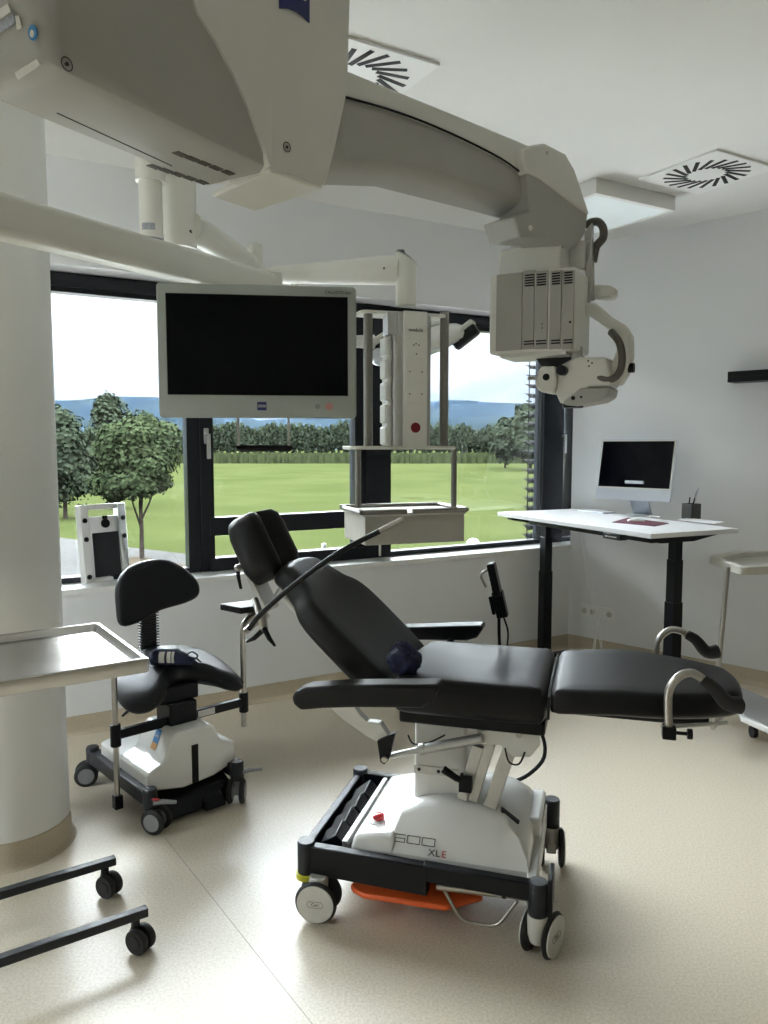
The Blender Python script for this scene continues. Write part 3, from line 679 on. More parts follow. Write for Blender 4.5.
# sticker on tower's left face
a = Vector((-.105, 0, .235)); b = Vector((-.062, 0, .332)); d = (b-a).normalized(); mS = frame(a+Vector((0, -.10, 0)), (0, -1, 0), d)
st_ = build(MB().box(-.022, .022, .050, .105, .0005, .0015, mS), 'blue_sticker', 'ltblue', cv, smooth=False)
build(MB().box(-.022, .022, .022, .049, .0005, .0015, mS), 'orange_sticker', 'orange_s', cv, smooth=False)
text('sticker_lettering', 'aidal', .018, mS @ Matrix.Translation((0, .078, .0018)), 'label', cv)
mb = MB().lathe([(0, 0), (.022, 0), (.022, .0015), (0, .0015)], 20, Matrix.Translation((.175, -.1, .256))@Matrix.Rotation(radians(18), 4, 'Y')); build(mb, 'emblem', 'silverlabel', cv)
# pedal block in front
mb = MB(); mb.hexa([(-.12, -.27, .02), (.16, -.27, .015), (.18, -.14, .03), (-.13, -.14, .04), (-.12, -.235, .075), (.17, -.255, .10), (.19, -.14, .12), (-.13, -.14, .12)]); build(mb, 'foot_pedal', 'black', S, bev=.008)
mb = MB(); mb.hexa([(.03, -.30, .018), (.13, -.30, .018), (.13, -.2, .02), (.03, -.2, .02), (.04, -.285, .055), (.12, -.285, .06), (.13, -.2, .10), (.03, -.2, .10)]); build(mb, 'foot_pedal', 'black', S, bev=.008)
# brake levers
for (x, y), (dx, dy), m_ in (((-.185, -.285), (.07, -.05), 'gdisc'), ((.215, -.27), (.085, -.03), 'gdisc')):
    mb = MB(); p = Vector((x, y, .12)); mb.tube([p, p+Vector((dx*.4, dy*.4, .005)), p+Vector((dx, dy, .0))], [.009, .010, .007], 10); lv = build(mb, 'brake_lever', 'gdisc', S)
mb = MB(); mb.tube([Vector((-.21, -.25, .135)), Vector((-.17, -.30, .135))], .006, 8); build(mb, 'red_stripe', 'redink', S)
# column, cross bar, brackets, posts
build(MB().box(-.03, .095, -.13, -.0, .335, .43), 'seat_column', 'black', S, bev=.008)
build(MB().box(-.245, .345, -.105, -.080, .335, .372), 'cross_bar', 'black', S, bev=.003)
build(MB().box(.11, .19, -.1065, -.1045, .340, .367), 'bar_label', 'label', S)
for x in (-.245, .345): build(MB().cyl((x, -.09, .305), (x, -.09, .395), .021, n=20), 'post_clamp', 'black', S, bev=.004)
mb = MB(); mb.cyl((-.245, -.09, .06), (-.245, -.09, .66), .0115, n=14); build(mb, 'armrest_post', 'steel', S)
mb = MB().box(-.262, -.228, -.108, -.072, .05, .105); build(mb, 'post_foot', 'black', S, bev=.004)
pa = Vector((.345, -.09, .24)); path = rounded_path([pa, (.345, -.09, .71), (.42, -.07, .735)], .05)
mb = MB(); mb.tube(path, .0125, 12); build(mb, 'armrest_post', 'steel', S)
p0 = sv(222, 599, -.02)
mA = frame((.345, -.09, .765), (.95, .15, -.06), z=(0, 0, 1))
mb = MB(); mb.box(-.06, .13, -.06, .08, .0, .028, mA); build(mb, 'armrest_pad', 'leather', S, bev=.004)
mb = MB(); mb.cyl((.40, -.07, .73), (.40, -.06, .77), .013); build(mb, 'armrest_joint', 'steel', S)
mb = MB(); mb.cyl((-.245, -.09, .64), (-.20, .0, .655), .012); mb.box(-.28, -.16, -.05, .12, .655, .68); build(mb, 'armrest_pad', 'leather', S, bev=.006)
mb = MB(); q = Vector((-.12, -.05, .46)); mb.tube([q, q+Vector((-.05, -.03, -.015)), q+Vector((-.10, -.05, -.035))], [.008, .008, .005], 8); build(mb, 'height_lever', 'dark', S)
# saddle seat
cen = Vector((.03, .01))
out = catmull([(-.225, -.05), (-.215, -.15), (-.165, -.205), (-.10, -.19), (-.055, -.12), (.02, -.085), (.095, -.12), (.15, -.19), (.215, -.20), (.26, -.14), (.27, -.04), (.25, .08), (.18, .17), (.08, .20), (-.03, .20), (-.13, .16), (-.20, .07)], 4, True)
def saddle(q):
    x = q.x-.022; y = q.y
    f = 1 if q.z > .53 else .55
    z = q.z-f*.75*x*x*(1-.4*(y/.2))+f*.10*max(0, y)
    z -= .12*max(0, -y)**1.0*(abs(x)/.2)+.02*max(0, -x)/.2
    return Vector((q.x, q.y, z+.012))
mb = MB().pillow([(p[0]*1.08+.03, p[1]) for p in out], .478, .578, .044, dfn=saddle, seg=5, rings=6); build(mb, 'saddle_seat', 'stoolpad', S, ang=80)
build(MB().box(-.06, .12, -.10, .12, .425, .50), 'seat_plate', 'black', S, bev=.01)
# ribbed back stem + back pad
mb = MB(); yb = .21; xs = .045
mb.box(xs-.034, xs+.034, yb-.008, yb+.008, .46, .80)
for k in range(16): z = .585+k*.0125; mb.box(xs-.044, xs+.044, yb-.014, yb+.014, z, z+.005)
build(mb, 'back_stem', 'rubber', S)
build(MB().box(xs-.02, xs+.02, .05, .225, .455, .48), 'stem_bracket', 'black', S, bev=.004)
mBk = frame((.072, .185, .856), (.98, .10, .04), z=(0.05, -1, .10)); 
out = catmull([(-.195, -.118), (-.205, -.03), (-.19, .06), (-.13, .118), (-.03, .138), (.07, .125), (.15, .07), (.20, 0), (.195, -.06), (.13, -.085), (.0, -.095), (-.10, -.122)], 4, True)
def bdef(q): return Vector((q.x, q.y, q.z+.55*q.x*q.x))
mb = MB().pillow(out, -.03, .03, .026, mBk, dfn=bdef); build(mb, 'backrest', 'stoolpad', S, ang=80)
# bag on stool seat
p = atz(172, 663, .59)
sb = empty('drawstring_bag', (p.x, p.y, .583), SA-.75, 'navy drawstring bag with white printing lying on the saddle stool', 'cloth bag', 'navy drawstring bags')
secs = []
for i in range(15):
    t = i/14; x = -.085+.17*t; ry = .036*(1-.5*max(0, (t-.6)/.4)**1.2)*(1 if t > .03 else .8); rz = .033*(1-.55*max(0, (t-.6)/.4)**1.2)*(1 if t > .03 else .8)
    secs.append([(x+.004*sin(k*1.7), ry*cos(2*pi*k/20)*(1+.10*noise.noise(Vector((t*5, k*.7, 0)))), rz+rz*sin(2*pi*k/20)*(1+.12*noise.noise(Vector((t*5, k*.7, 4))))) for k in range(20)])
build(MB().loft(secs), 'pouch', 'navy', sb, ang=70)
mb = MB()
for x0, x1 in ((-.045, -.022), (-.012, .004), (.008, .018)):
    ss = []
    for x in (x0, x1): ss.append([(x, -.0375*cos(a), .033+.0345*sin(a)) for a in [(-.5+k*.18) for k in range(9)]]+[(x, -.036*cos(a), .033+.033*sin(a)) for a in [(-.5+k*.18) for k in range(9)][::-1]])
    mb.loft(ss)
build(mb, 'white_print', 'label', sb)
mb = MB(); mb.tube(catmull([(.07, 0, .03), (.09, -.02, .035), (.11, -.015, .012), (.12, .01, .006), (.10, .02, .02), (.08, .005, .03)], 5), .003, 6); mb.tube(catmull([(.06, -.01, .04), (.085, .0, .055), (.105, .012, .035), (.09, .015, .02)], 5), .003, 6); build(mb, 'drawstring', 'navy', sb)

# ============================================================= INSTRUMENT TROLLEY (left foreground)
TA = Vector((.825, .565, 0)).normalized(); TN = Vector((-TA.y, TA.x, 0)); tang = atan2(TA.y, TA.x)
tc = empty('instrument_trolley', TN*2.39+TA*0+Vector((0, 0, 0)), tang, 'stainless steel tray trolley with black wheeled legs in left foreground', 'trolley')
L0, L1 = -.05, .655
mb = MB(); hw = .268; z = .90
ss = []
# tray: thin shell with raised rim
def rect(x0, x1, y0, y1, r, n=4):
    pts = []
    for cx__, cy__, a0 in ((x1-r, y1-r, 0), (x0+r, y1-r, 90), (x0+r, y0+r, 180), (x1-r, y0+r, 270)):
        for k in range(n+1): a = radians(a0+90*k/n); pts.append((cx__+r*cos(a), cy__+r*sin(a)))
    return pts
prof = [(0, -.036), (0, 0), (.004, .003), (.012, .003), (.016, 0), (.03, -.016), (.036, -.017)]
secs = [[(x, y, z+dz) for x, y in rect(L0+i, L1-i, -hw+i, hw-i, .012+.0*i)] for i, dz in prof]
secs = secs+[[(x, y, z-.019) for x, y in rect(L0+.036, L1-.036, -hw+.036, hw-.036, .012)]]
mb.loft([[(x, y, z-.038) for x, y in rect(L0+.002, L1-.002, -hw+.002, hw-.002, .012)]]+secs[:-1]); build(mb, 'tray', 'tray', tc, ang=50)
for y in (-.176, .167):
    bar = build(MB().box(-.28, L1, y-.014, y+.014, .095, .121), 'leg_bar', 'dark', tc, bev=.002)
    m = Matrix.Translation((L1-.035, y, 0)); 
    for xx in (L1-.035, -.22):
        m = Matrix.Translation((xx, y, 0)) @ Matrix.Rotation(radians(-60), 4, 'Z')
        c = build(MB().lathe([(0, .095), (.012, .095), (.014, .07), (.02, .055), (.012, .035), (0, .035)], 16, m), 'caster', 'black', tc)
        for sg in (-1, 1):
            mw = m @ Matrix.Translation((.018, sg*.017, .0375)) @ Matrix.Rotation(pi/2, 4, 'X'); r = .0375; w = .02
            build(MB().lathe([(0, -w/2), (r*.45, -w/2), (r*.5, -w/2+.003), (r*.75, -w/2+.002), (r-.003, -w/2), (r, -w/2+.004), (r, w/2-.004), (r-.003, w/2), (r*.75, w/2-.002), (r*.5, w/2-.003), (r*.45, w/2), (0, w/2)], 26, mw), 'wheel', 'rubber', c)
mb = MB(); mb.cyl((-.26, 0, .11), (-.26, 0, .87), .018); mb.cyl((-.26, -.17, .108), (-.26, .17, .108), .014); mb.cyl((-.26, 0, .862), (.30, 0, .862), .012); build(mb, 'support_post', 'steel', tc)

# ============================================================= SURGICAL MICROSCOPE ON CEILING BOOM
ms = empty('surgical_microscope', (-.45, 1.35, H), 0, 'grey surgical microscope hanging on a big angled ceiling boom above the chair', 'microscope')
MI = Matrix.Translation((.45, -1.35, -H))
D1 = Vector((.515, .857, 0)).normalized(); N1 = Vector((-D1.y, D1.x, 0))      # N1 points to the far side
zb = 2.05
NL, NR = atz(56, 75, zb), atz(270, 171, zb); FLo, FRo = atz(14, 117, zb), atz(206, 195, zb)
wd = (FRo-NR).dot(N1)
hm0 = frame(NR, D1, z=(0, 0, 1)); 
sgn = 1 if (hm0.to_3x3() @ Vector((0, 1, 0))).dot(N1) > 0 else -1
Lh = (NR-NL).dot(D1)
# dark lower shell: cross-section across N1, extruded along -D1, lower-near edge rounded
def msec(x, w0, w1, z0, z1, r=.03, slope=0.):
    pts = [(x, w0, z1), (x, w0, z0+r), (x, w0+r*.3, z0+r*.3), (x, w0+r, z0), (x, w1-.05, z0), (x, w1-.012, z0+.03), (x, w1, z0+.09), (x, w1, z1)]
    return pts
HM_ = MI @ hm0
secs = []
zt = 2.72-0
for x, k in ((-Lh-.012, .030), (-Lh-.009, .016), (-Lh, .005), (-Lh+.015, .0), (-Lh*.5, 0), (.0, 0)):
    sc0 = msec(x, 0+k, wd-k, k, zt-zb-k*.2, .028)
    secs.append([(p[0]-(.26*p[2] if x < -Lh*.9 else 0), p[1], p[2]) for p in sc0])
build(MB().loft(secs, HM_), 'boom_housing', 'mgrey', ms, bev=.006, ang=50)
# light cover shell at the front: curved boundary on the near face
e = .006
crv = [(180, -30), (196, 14), (214, 42), (231, 74), (244, 103), (257, 137), (267, 165), (270, 171)]
near = []
for x, y in crv:
    p = onp(x, y, NR, N1); near.append(((p-NR).dot(D1), p.z-zb))
frt = []
for x, y in ((314, 188), (322, 150), (332, 94), (334, 0)):
    p = onp(x, y, NR, N1); frt.append(((p-NR).dot(D1), p.z-zb))
ztop = zt-zb
cl = [(a, min(b, ztop)) for a, b in near if b < ztop+.2]
poly = [(cl[0][0]-.12, ztop+.004)]+[(a, b) for a, b in cl if b < ztop]+[(frt[0][0], frt[0][1]-.0), (frt[1][0], frt[1][1]), (frt[2][0], frt[2][1]), (frt[3][0], frt[3][1]), (frt[3][0]+.02, ztop+.004)]
poly = [(a, max(b, -.004)) for a, b in poly]
pn = [(a, b) for a, b in poly if a <= .0001 and b < ztop+.003]
mb = MB().prism([(poly[0][0], -e, ztop+.004)]+[(a, -e, b) for a, b in pn]+[(0, -e, ztop+.004)], (0, e+wd*.5, 0), HM_)
pr = [(0, -.004)]+[(a, b) for a, b in poly if a > .0001]+[(0, ztop+.004)]
mb.prism([(a, -e-a*.157, b) for a, b in pr], (0, e+wd*.5, 0), HM_)
cvp = build(mb, 'boom_cover', 'lgrey', ms, bev=.0, ang=45)
# cover's far-side nose, narrowing down
pb = [atz(270, 171, zb-.004), atz(211, 197, zb-.004), atz(255, 212, zb-.004), atz(323, 190, zb-.004)]
pb = [MI @ p for p in pb]
up = Vector((0, 0, .012))
build(MB().hexa([pb[0], pb[3], pb[2], pb[1], pb[0]+up, pb[3]+up, pb[2]+up, pb[1]+up]), 'boom_nose', 'lgrey', ms, bev=.008)
def on_near(x, y, d=.002):
    nn = (N1+D1*.157).normalized() if x > 200 else N1
    p = onp(x, y, NR-N1*(e if x > 200 else 0.)-nn*d, nn); return MI @ p
def near_frame(x, y, d=.002): return frame(on_near(x, y, d), (D1-N1*.157) if x > 200 else D1, (0, 0, 1))
# logo (blue with curved lower edge), screws
lg = [(277, -22), (310, -22)]
pts = [(279, -25), (309, -25), (309, 23), (303, 17), (296, 12), (288, 9), (279, 8.5)]
fr_ = near_frame(294, 0)
P_ = [fr_.inverted() @ on_near(x, y) for x, y in pts]
build(MB().prism([(p.x, p.y, 0) for p in P_], (0, 0, .002), fr_), 'logo_plate', 'blue', ms, smooth=False)
text('logo_lettering', 'ZEISS', .040, near_frame(294, -12, .0045), 'label', ms, sx=.8)
for x, y, d in ((67, 64, .0005), (287, 147, .001)):
    q = near_frame(x, y, d+.0); mb = MB(); mb.tube([q @ Vector((.0095*cos(a), .0095*sin(a), 0)) for a in [2*pi*k/24 for k in range(25)]], .0009, 6); mb.lathe([(0, -.002), (.003, -.002), (.003, .001), (0, .001)], 12, q); build(mb, 'screw_cap', 'dark', ms)
# vents on bottom
def on_bot(x, y): return MI @ atz(x, y, zb-.0005)
for i in range(2):
    for k in range(5):
        t = k/4
        if i == 0: x, y = 154+ (202-154)*t*1.0, 166.5+(182-166.5)*t
        else: x, y = 180+(228-180)*t, 154+(172.5-154)*t
        q = frame(on_bot(x, y), D1, N1); mb = MB()
        for j in (-1, 0, 1): mb.box(-.013, .013, j*.006-.0018, j*.006+.0018, -.0016, .0004, q)
        build(mb, 'vent_slots', 'hose', ms, smooth=False)
a, b = on_bot(57, 113), on_bot(172, 166); build(MB().tube([a, b], .0009, 6), 'housing_seam', 'dark', ms)
# labels on the rear end face
def end_frame(x, y):
    q0 = NR-D1*(Lh+.105); p = onp(x, y, q0, D1); return frame(MI @ p, -N1, (0, 0, 1))
# boom arm
jp = aty(560, 195, 2.66)
D2 = Vector((.755, .656, 0)).normalized(); N2 = Vector((-D2.y, D2.x, 0))
def onA(x, y, off=0.): return MI @ onp(x, y, aty(540, 190, 2.60)+N2*off, N2)
top = [(318, 58), (345, 70), (440, 108), (534, 148)]
seam = [(315, 92), (345, 96), (400, 112), (470, 142), (530, 178)]
poly = [onA(*p) for p in [(318, 58), (440, 108), (536, 148), (534, 182), (500, 159), (450, 134), (400, 114), (345, 98), (315, 92)]]
th = N2*.145
build(MB().prism(poly, th), 'boom_arm_cover', 'lgrey', ms, bev=.008)
N2m = N2*.16
sec_a = []
def armsec(xt, yt, xb, yb, wnarrow):
    a = onA(xt, yt, .005); b = onA(xb, yb, .005); h = (a-b).length; q = N2
    return [a, b+Vector((0, 0, .02)), b+q*.012+Vector((0, 0, .004)), b+q*.04-Vector((0, 0, .010)), b+q*(.135-wnarrow)-Vector((0, 0, .025)), b+q*.14+Vector((0, 0, .0)), a+q*.14]
ar = [armsec(312, 88, 310, 172, .03), armsec(345, 94, 345, 165, .03), armsec(400, 110, 400, 168, .03), armsec(450, 130, 450, 182, .03), armsec(500, 155, 500, 196, .03), armsec(532, 176, 532, 206, .03)]
build(MB().loft(ar), 'boom_arm', 'mgrey', ms, bev=.004, ang=45)
gp_ = [onA(*p, -.002) for p in [(345, 97), (400, 113), (450, 133), (500, 158), (528, 178)]]
build(MB().tube(catmull(gp_, 4), .0035, 6), 'arm_seam', 'black', ms)
# joint block
def onJ(x, y, off=0.): return MI @ onp(x, y, aty(560, 190, 2.64)+N2*off, N2)
pt = [(523, 148), (532, 145), (545, 143), (566, 154), (575, 170), (590, 215), (575, 205), (540, 178), (527, 172), (523, 160)]
blk = [(527, 171), (540, 177), (588, 213), (586, 232), (578, 246), (563, 248), (548, 239), (520, 237), (514, 216), (530, 211), (529, 195)]
build(MB().prism([onJ(*p, -.012) for p in pt], N2*.145), 'joint_cap', 'lgrey', ms, bev=.006)
build(MB().prism([onJ(*p, -.006) for p in blk], N2*.13), 'joint_block', 'mgrey', ms, bev=.006)
p = onJ(530, 228, -.008); mb = MB(); mb.cyl(p, p-N2*.004, .009); build(mb, 'joint_screw', 'lgrey', ms)
p = onJ(547, 153, -.014); mb = MB(); mb.cyl(p, p-N2*.002, .006); build(mb, 'joint_screw', 'alu', ms)
# head block & electronics box
hd = radians(-28); DH = Vector((cos(hd), sin(hd), 0)); NH = Vector((-DH.y, DH.x, 0)); Q = aty(535, 300, 2.62)
def onH(x, y, off=0.): return MI @ onp(x, y, Q+NH*off, NH)
mb = MB(); c = onH(532, 250, .13); mb.cyl(c+Vector((0, 0, -.03)), c+Vector((0, 0, .06)), .072, n=32); build(mb, 'rotation_collar', 'mgrey', ms)
def hbox(x0, y0, x1, y1, off0, off1, name, m_, bev=.006, skew=True, par=None):
    a = onH(x0, (y0+y1)/2, off0); b = onH(x1, (y0+y1)/2, off0)
    zt_ = (onH(x0, y0, off0).z+onH(x1, y0, off0).z)/2; zb_ = (onH(x0, y1, off0).z+onH(x1, y1, off0).z)/2
    L = (b-a).dot(DH); m = frame((a.x, a.y, 0), DH, z=(0, 0, 1))
    return build(MB().box(0, L, 0, off1-off0, zb_, zt_, m), name, m_, par or ms, bev=bev, seg=3)
hbox(498, 246, 560, 285, .05, .22, 'head_neck', 'lgrey', .008)
bx = hbox(489, 271, 575, 352, 0, .21, 'electronics_box', 'lgrey', .010)
hbox(496, 273.5, 522, 350.5, -.006, .01, 'side_panel', 'panelgrey', .002, par=bx)
for x0, x1 in ((523, 534), (535, 547.5), (549.5, 561), (562, 573.5)):
    hbox(x0, 270.5, x1, 349, -.006, .01, 'front_module', 'panelgrey', .0015, par=bx)
for x0, x1 in ((525, 534), (537, 546), (552, 560), (564.5, 572.5)):
    mb = MB()
    dy = -3.2*(x0-525)/48
    for k in range(5):
        y = 275.5+dy+k*2.6; a = onH(x0, y, -.0075); b = onH(x1, y, -.0075); m = frame((a.x, a.y, a.z), DH, z=(0, 0, 1)); mb.box(0, (b-a).dot(DH), -.001, .002, -.0022, .0022, m)
    for k in range(2):
        y = 341.5+dy*.5+k*2.8; a = onH(x0-1, y, -.0075); b = onH(x1, y, -.0075); m = frame((a.x, a.y, a.z), DH, z=(0, 0, 1)); mb.box(0, (b-a).dot(DH), -.001, .002, -.0022, .0022, m)
    build(mb, 'vent_slots', 'slot', bx, smooth=False)
p = onH(570, 322, -.0075); mb = MB(); mb.cyl(p, p+NH*.002, .004, n=14); p = onH(542, 324, -.0075); mb.cyl(p, p+NH*.002, .0022, n=14); p = onH(542, 328, -.0075); mb.cyl(p, p+NH*.002, .0022, n=14); build(mb, 'sockets', 'slot', bx)
# label on box right side
hbox(500, 352, 566, 356.5, .03, .19, 'box_underplate', 'lgrey', .003)
# rear bracket and top hose
Qr = Q+NH*.19
def onR(x, y, off=0.): return MI @ onp(x, y, Q+NH*(.17+off), NH)
build(MB().prism([onR(x, y) for x, y in ((584, 232), (592, 222), (593, 300), (586, 300))], NH*.03), 'rear_bracket', 'alu', ms, bev=.003)
build(MB().prism([onR(x, y) for x, y in ((562, 268), (568, 250), (578, 240), (592, 238), (592, 258), (585, 270))], NH*.05), 'rear_yoke', 'lgrey', ms, bev=.006)
mb = MB(); mb.tube(catmull([onR(586, 228, .03), onR(590, 223, .03), onR(598, 222, .03), onR(603, 228, .03), onR(603, 238, .03), onR(596, 247, .03), onR(593, 262, .03)], 5), .014, 12); build(mb, 'cable_hose', 'hose', ms)
build(MB().prism([onR(x, y, .02) for x, y in ((588, 284), (610, 285), (616, 288), (615, 296), (610, 299), (590, 298))], NH*.05), 'side_grip', 'lgrey', ms, bev=.008)
# curved carrier arm
oarm = [(584, 302), (596, 303), (610, 316), (625, 325), (631, 335), (631, 355), (627, 372), (620, 384), (608, 386), (600, 372), (612, 362), (616, 350), (614, 336), (606, 328), (596, 320), (585, 314)]
ca = build(MB().prism([onR(x, y, -.03) for x, y in oarm], NH*.07), 'carrier_arm', 'lgrey', ms, bev=.008, seg=3)
mb = MB(); p = onR(630, 368, -.01); mb.cyl(p-DH*.01, p+DH*.014, .016); build(mb, 'carrier_knob', 'black', ms)
mb = MB(); mb.tube(catmull([onR(611, 332, -.05), onR(619, 342, -.08), onR(622, 356, -.09), onR(620, 371, -.09), onR(612, 379, -.09), onR(600, 378, -.09), onR(591, 373, -.07)], 6), .0125, 12); build(mb, 'light_guide_hose', 'hose', ms)
# optics body
Qo = Q+NH*.07
def onO(x, y, off=0.): return MI @ onp(x, y, Qo+NH*off, NH)
build(MB().prism([onO(x, y, .0) for x, y in ((558, 366), (575, 357), (606, 357), (609, 370), (611, 386), (590, 387), (575, 396), (560, 404), (555, 392))], NH*.13), 'optics_body', 'lgrey', ms, bev=.008, seg=3)
build(MB().prism([onO(x, y, -.008) for x, y in ((562, 402), (580, 388), (610, 387), (608, 396), (600, 401), (575, 406), (565, 405))], NH*.14), 'objective_housing', 'mgrey', ms, bev=.006)
mb = MB(); c = onO(573, 405, .05); mb.cyl(c+Vector((0, 0, .02)), c-Vector((0, 0, .010)), .035, n=24); build(mb, 'objective_lens', 'black', ms)
build(MB().prism([onO(x, y, -.02) for x, y in ((537, 371), (542, 366), (555, 366), (556, 383), (553, 394), (540, 392), (535, 386))], NH*.09), 'binocular_tube', 'lgrey', ms, bev=.008, seg=3)
mb = MB(); p = onO(534, 378.5, .0); mb.cyl(p+DH*.02, p-DH*.016, .006); mb.ico(p-DH*.016, .008, 2); build(mb, 'eyepiece_knob', 'alu', ms)
mb = MB(); p = onO(546, 377, -.022); mb.cyl(p, p+NH*.004, .012); build(mb, 'eyepiece_cap', 'black', ms)
mb = MB(); p = onO(561, 370, -.03); mb.cyl(p, p+NH*.05, .017, n=24); build(mb, 'focus_knob', 'dark', ms, bev=.003)
build(MB().prism([onO(x, y, .03) for x, y in ((535, 358), (580, 354), (580, 364), (560, 368), (540, 366))], NH*.08), 'tilt_linkage', 'dark', ms, bev=.006)
mb = MB(); p = onO(577, 353, .02); mb.cyl(p+Vector((0, 0, .02)), p-Vector((0, 0, .03)), .018); build(mb, 'linkage_pivot', 'mgrey', ms)
mb = MB()
for x, y in ((588, 361), (592, 363), (589, 366)): p = onO(x, y, -.0015); mb.cyl(p, p+NH*.003, .003, n=10)
for x, y, r in ((573, 398, .007), (581, 397, .004)): p = onO(x, y, -.011); mb.cyl(p, p+NH*.003, r, n=12)
build(mb, 'body_holes', 'slot', ms)
# ceiling mount (above the frame)
mb = MB(); c = MI @ (NL+N1*wd*.5+D1*.0); c.z = 0; mb.cyl((c.x, c.y, -.005), (c.x, c.y, -.20), .11, n=32); mb.cyl((c.x, c.y, -.005), (c.x, c.y, -.03), .17, n=32); build(mb, 'ceiling_mount', 'lgrey', ms)
# stickers at the rear end of the housing (on its side face, left)
def face_left(px, py):
    n3 = N1.cross(Vector((-D1.x*.26, -D1.y*.26, 1))).normalized(); q0 = NR-D1*(Lh+.0155); r = Vector(ray(px, py)); o3 = Vector((0, 0, EYE))
    q0 = Vector((q0.x, q0.y, zb)); t = (q0-o3).dot(n3)/r.dot(n3); return MI @ (o3+r*t)
def quad_label(pts, m_, name='housing_label'):
    P_ = [face_left(*p) for p in pts]; build(MB().prism(P_, -D1*.002), name, m_, ms, smooth=False)
quad_label([(16, 73), (38, 59.5), (41, 65), (18.5, 80)], 'label'); quad_label([(-6, 14), (9, 4), (12, 12), (-6, 24)], 'label'); quad_label([(-6, 27), (14, 14), (16, 23), (-6, 38)], 'silverlabel'); quad_label([(16, 17), (20, 16), (22, 28), (18, 30)], 'label')
P_ = [face_left(33.5+4.2*cos(a), 33+8*sin(a)) for a in [2*pi*k/20 for k in range(20)]]; build(MB().prism(P_, -D1*.002), 'mandatory_sign', 'ltblue', ms, smooth=False)
P_ = [face_left(33.5+2.0*cos(a), 34.5+4*sin(a)) for a in [2*pi*k/12 for k in range(12)]]; build(MB().prism(P_, -D1*.003), 'mandatory_figure', 'label', ms, smooth=False)

# ============================================================= CEILING BOOM POLE (behind)
Yp = 3.0; pc = aty(178.5, 215, Yp)
bp = empty('ceiling_supply_boom', (pc.x, pc.y, H), 0, 'cream ceiling pole with swivel arms seen behind the monitor arm', 'ceiling boom')
BI2 = Matrix.Translation((-pc.x, -pc.y, -H))
mb = MB(); mb.cyl((0, 0, 0), (0, 0, 2.24-H), .066, n=36, m=I4); mb.cyl((0, 0, -.003), (0, 0, -.03), .13, n=36); build(mb, 'pole', 'boom', bp)
mb = MB()
for y in (231, 254): p = BI2 @ aty(190, y, Yp-.05); mb.cyl(p+Vector((0, .02, 0)), p+Vector((.002, -.004, 0)), .004, n=10)
build(mb, 'pole_screws', 'dark', bp)
q = aty(151, 210, 2.85); q0 = BI2 @ Vector((q.x, q.y, aty(151, 182, 2.85).z)); q1 = BI2 @ Vector((q.x, q.y, aty(151, 239, 2.85).z))
mb = MB(); mb.cyl(q0, q1, .041, n=28); mb.cyl(q1+Vector((0, 0, .015)), q1, .043, n=28); hbb = build(mb, 'swivel_hub', 'boom', bp)
mb = MB(); mb.cyl(q0+Vector((0, 0, .0)), q0+Vector((0, 0, .09)), .052, n=28); mb.tube([q0+Vector((0, 0, .07)), Vector((0, 0, q0.z+.07))], .045, 16); build(mb, 'hub_arm', 'boom', bp)
zl_ = (BI2 @ aty(149, 226, 2.81)).z; aa = [radians(-125+70*k/8) for k in range(9)]
mb = MB(); mb.loft([[(q0.x+.0415*cos(a), q0.y+.0415*sin(a), z) for a in aa]+[(q0.x+.040*cos(a), q0.y+.040*sin(a), z) for a in aa[::-1]] for z in (zl_-.012, zl_+.012)]); build(mb, 'hub_label', 'silverlabel', hbb)
mb = MB(); p = BI2 @ aty(148, 199, 2.81); mb.cyl(p, p+Vector((0, .02, 0)), .006, n=10); mb.cyl(p+Vector((0, 0, -.018)), p+Vector((0, .02, -.018)), .006, n=10); build(mb, 'hub_screws', 'dark', hbb)
# arm 2: pole -> joint
e0 = BI2 @ aty(190, 230, 3.0); e1 = BI2 @ aty(254, 266, 3.55); e0.z = e1.z+.02
d = (e1-e0); m = frame(e0, d, z=(0, 0, 1)); L = d.length
secs = [[(x, w*cos(a), h*sin(a)) for a in [2*pi*k/16 for k in range(16)]] for x, w, h in ((0, .05, .06), (L*.5, .045, .055), (L, .035, .042))]
build(MB().loft(secs, m), 'first_arm', 'boom', bp, ang=60)
mb = MB(); p = BI2 @ aty(255, 260, 3.55); mb.cyl(p+Vector((0, 0, -.06)), p+Vector((0, 0, .062)), .034, n=24); mb.cyl(p+Vector((0, 0, .06)), p+Vector((0, 0, .066)), .035, n=24); j = build(mb, 'arm_joint', 'boom', bp)
# arm 3: joint -> supply head
s0 = BI2 @ aty(262, 283, 3.55); s1 = BI2 @ aty(404, 271, 3.2)
a0, a1 = BI2 @ aty(250, 276, 3.55), BI2 @ aty(402, 270, 3.2)
d = a1-a0; m = frame(a0, d, z=(0, 0, 1)); L = d.length
secs = [[(x, w*cos(a), h*(sin(a))) for a in [2*pi*k/20 for k in range(20)]] for x, w, h in ((0, .035, .030), (L*.3, .04, .040), (L*.8, .05, .056), (L*.96, .052, .060), (L, .045, .055))]
build(MB().loft(secs, m), 'spring_arm', 'boom', bp, ang=60)
mb = MB(); p = BI2 @ aty(384, 268, 3.14); mb.cyl(p, p+Vector((0, .01, 0)), .004, n=10); build(mb, 'arm_screw', 'dark', bp)
c = BI2 @ aty(406, 280, 3.2); zt_ = (BI2 @ aty(406, 251, 3.2)).z; zl = (BI2 @ aty(406, 306, 3.2)).z
mb = MB(); secs = []
for z, r, k in ((zl, .041, 0), (zl+.01, .042, 0), (zt_-.05, .042, 0), (zt_, .042, 1)):
    secs.append([(c.x+r*cos(a), c.y+r*sin(a), z-(k*.025*(1+cos(a)))) for a in [2*pi*t/28 for t in range(28)]])
mb.loft(secs); hdn = build(mb, 'arm_head', 'boom', bp)
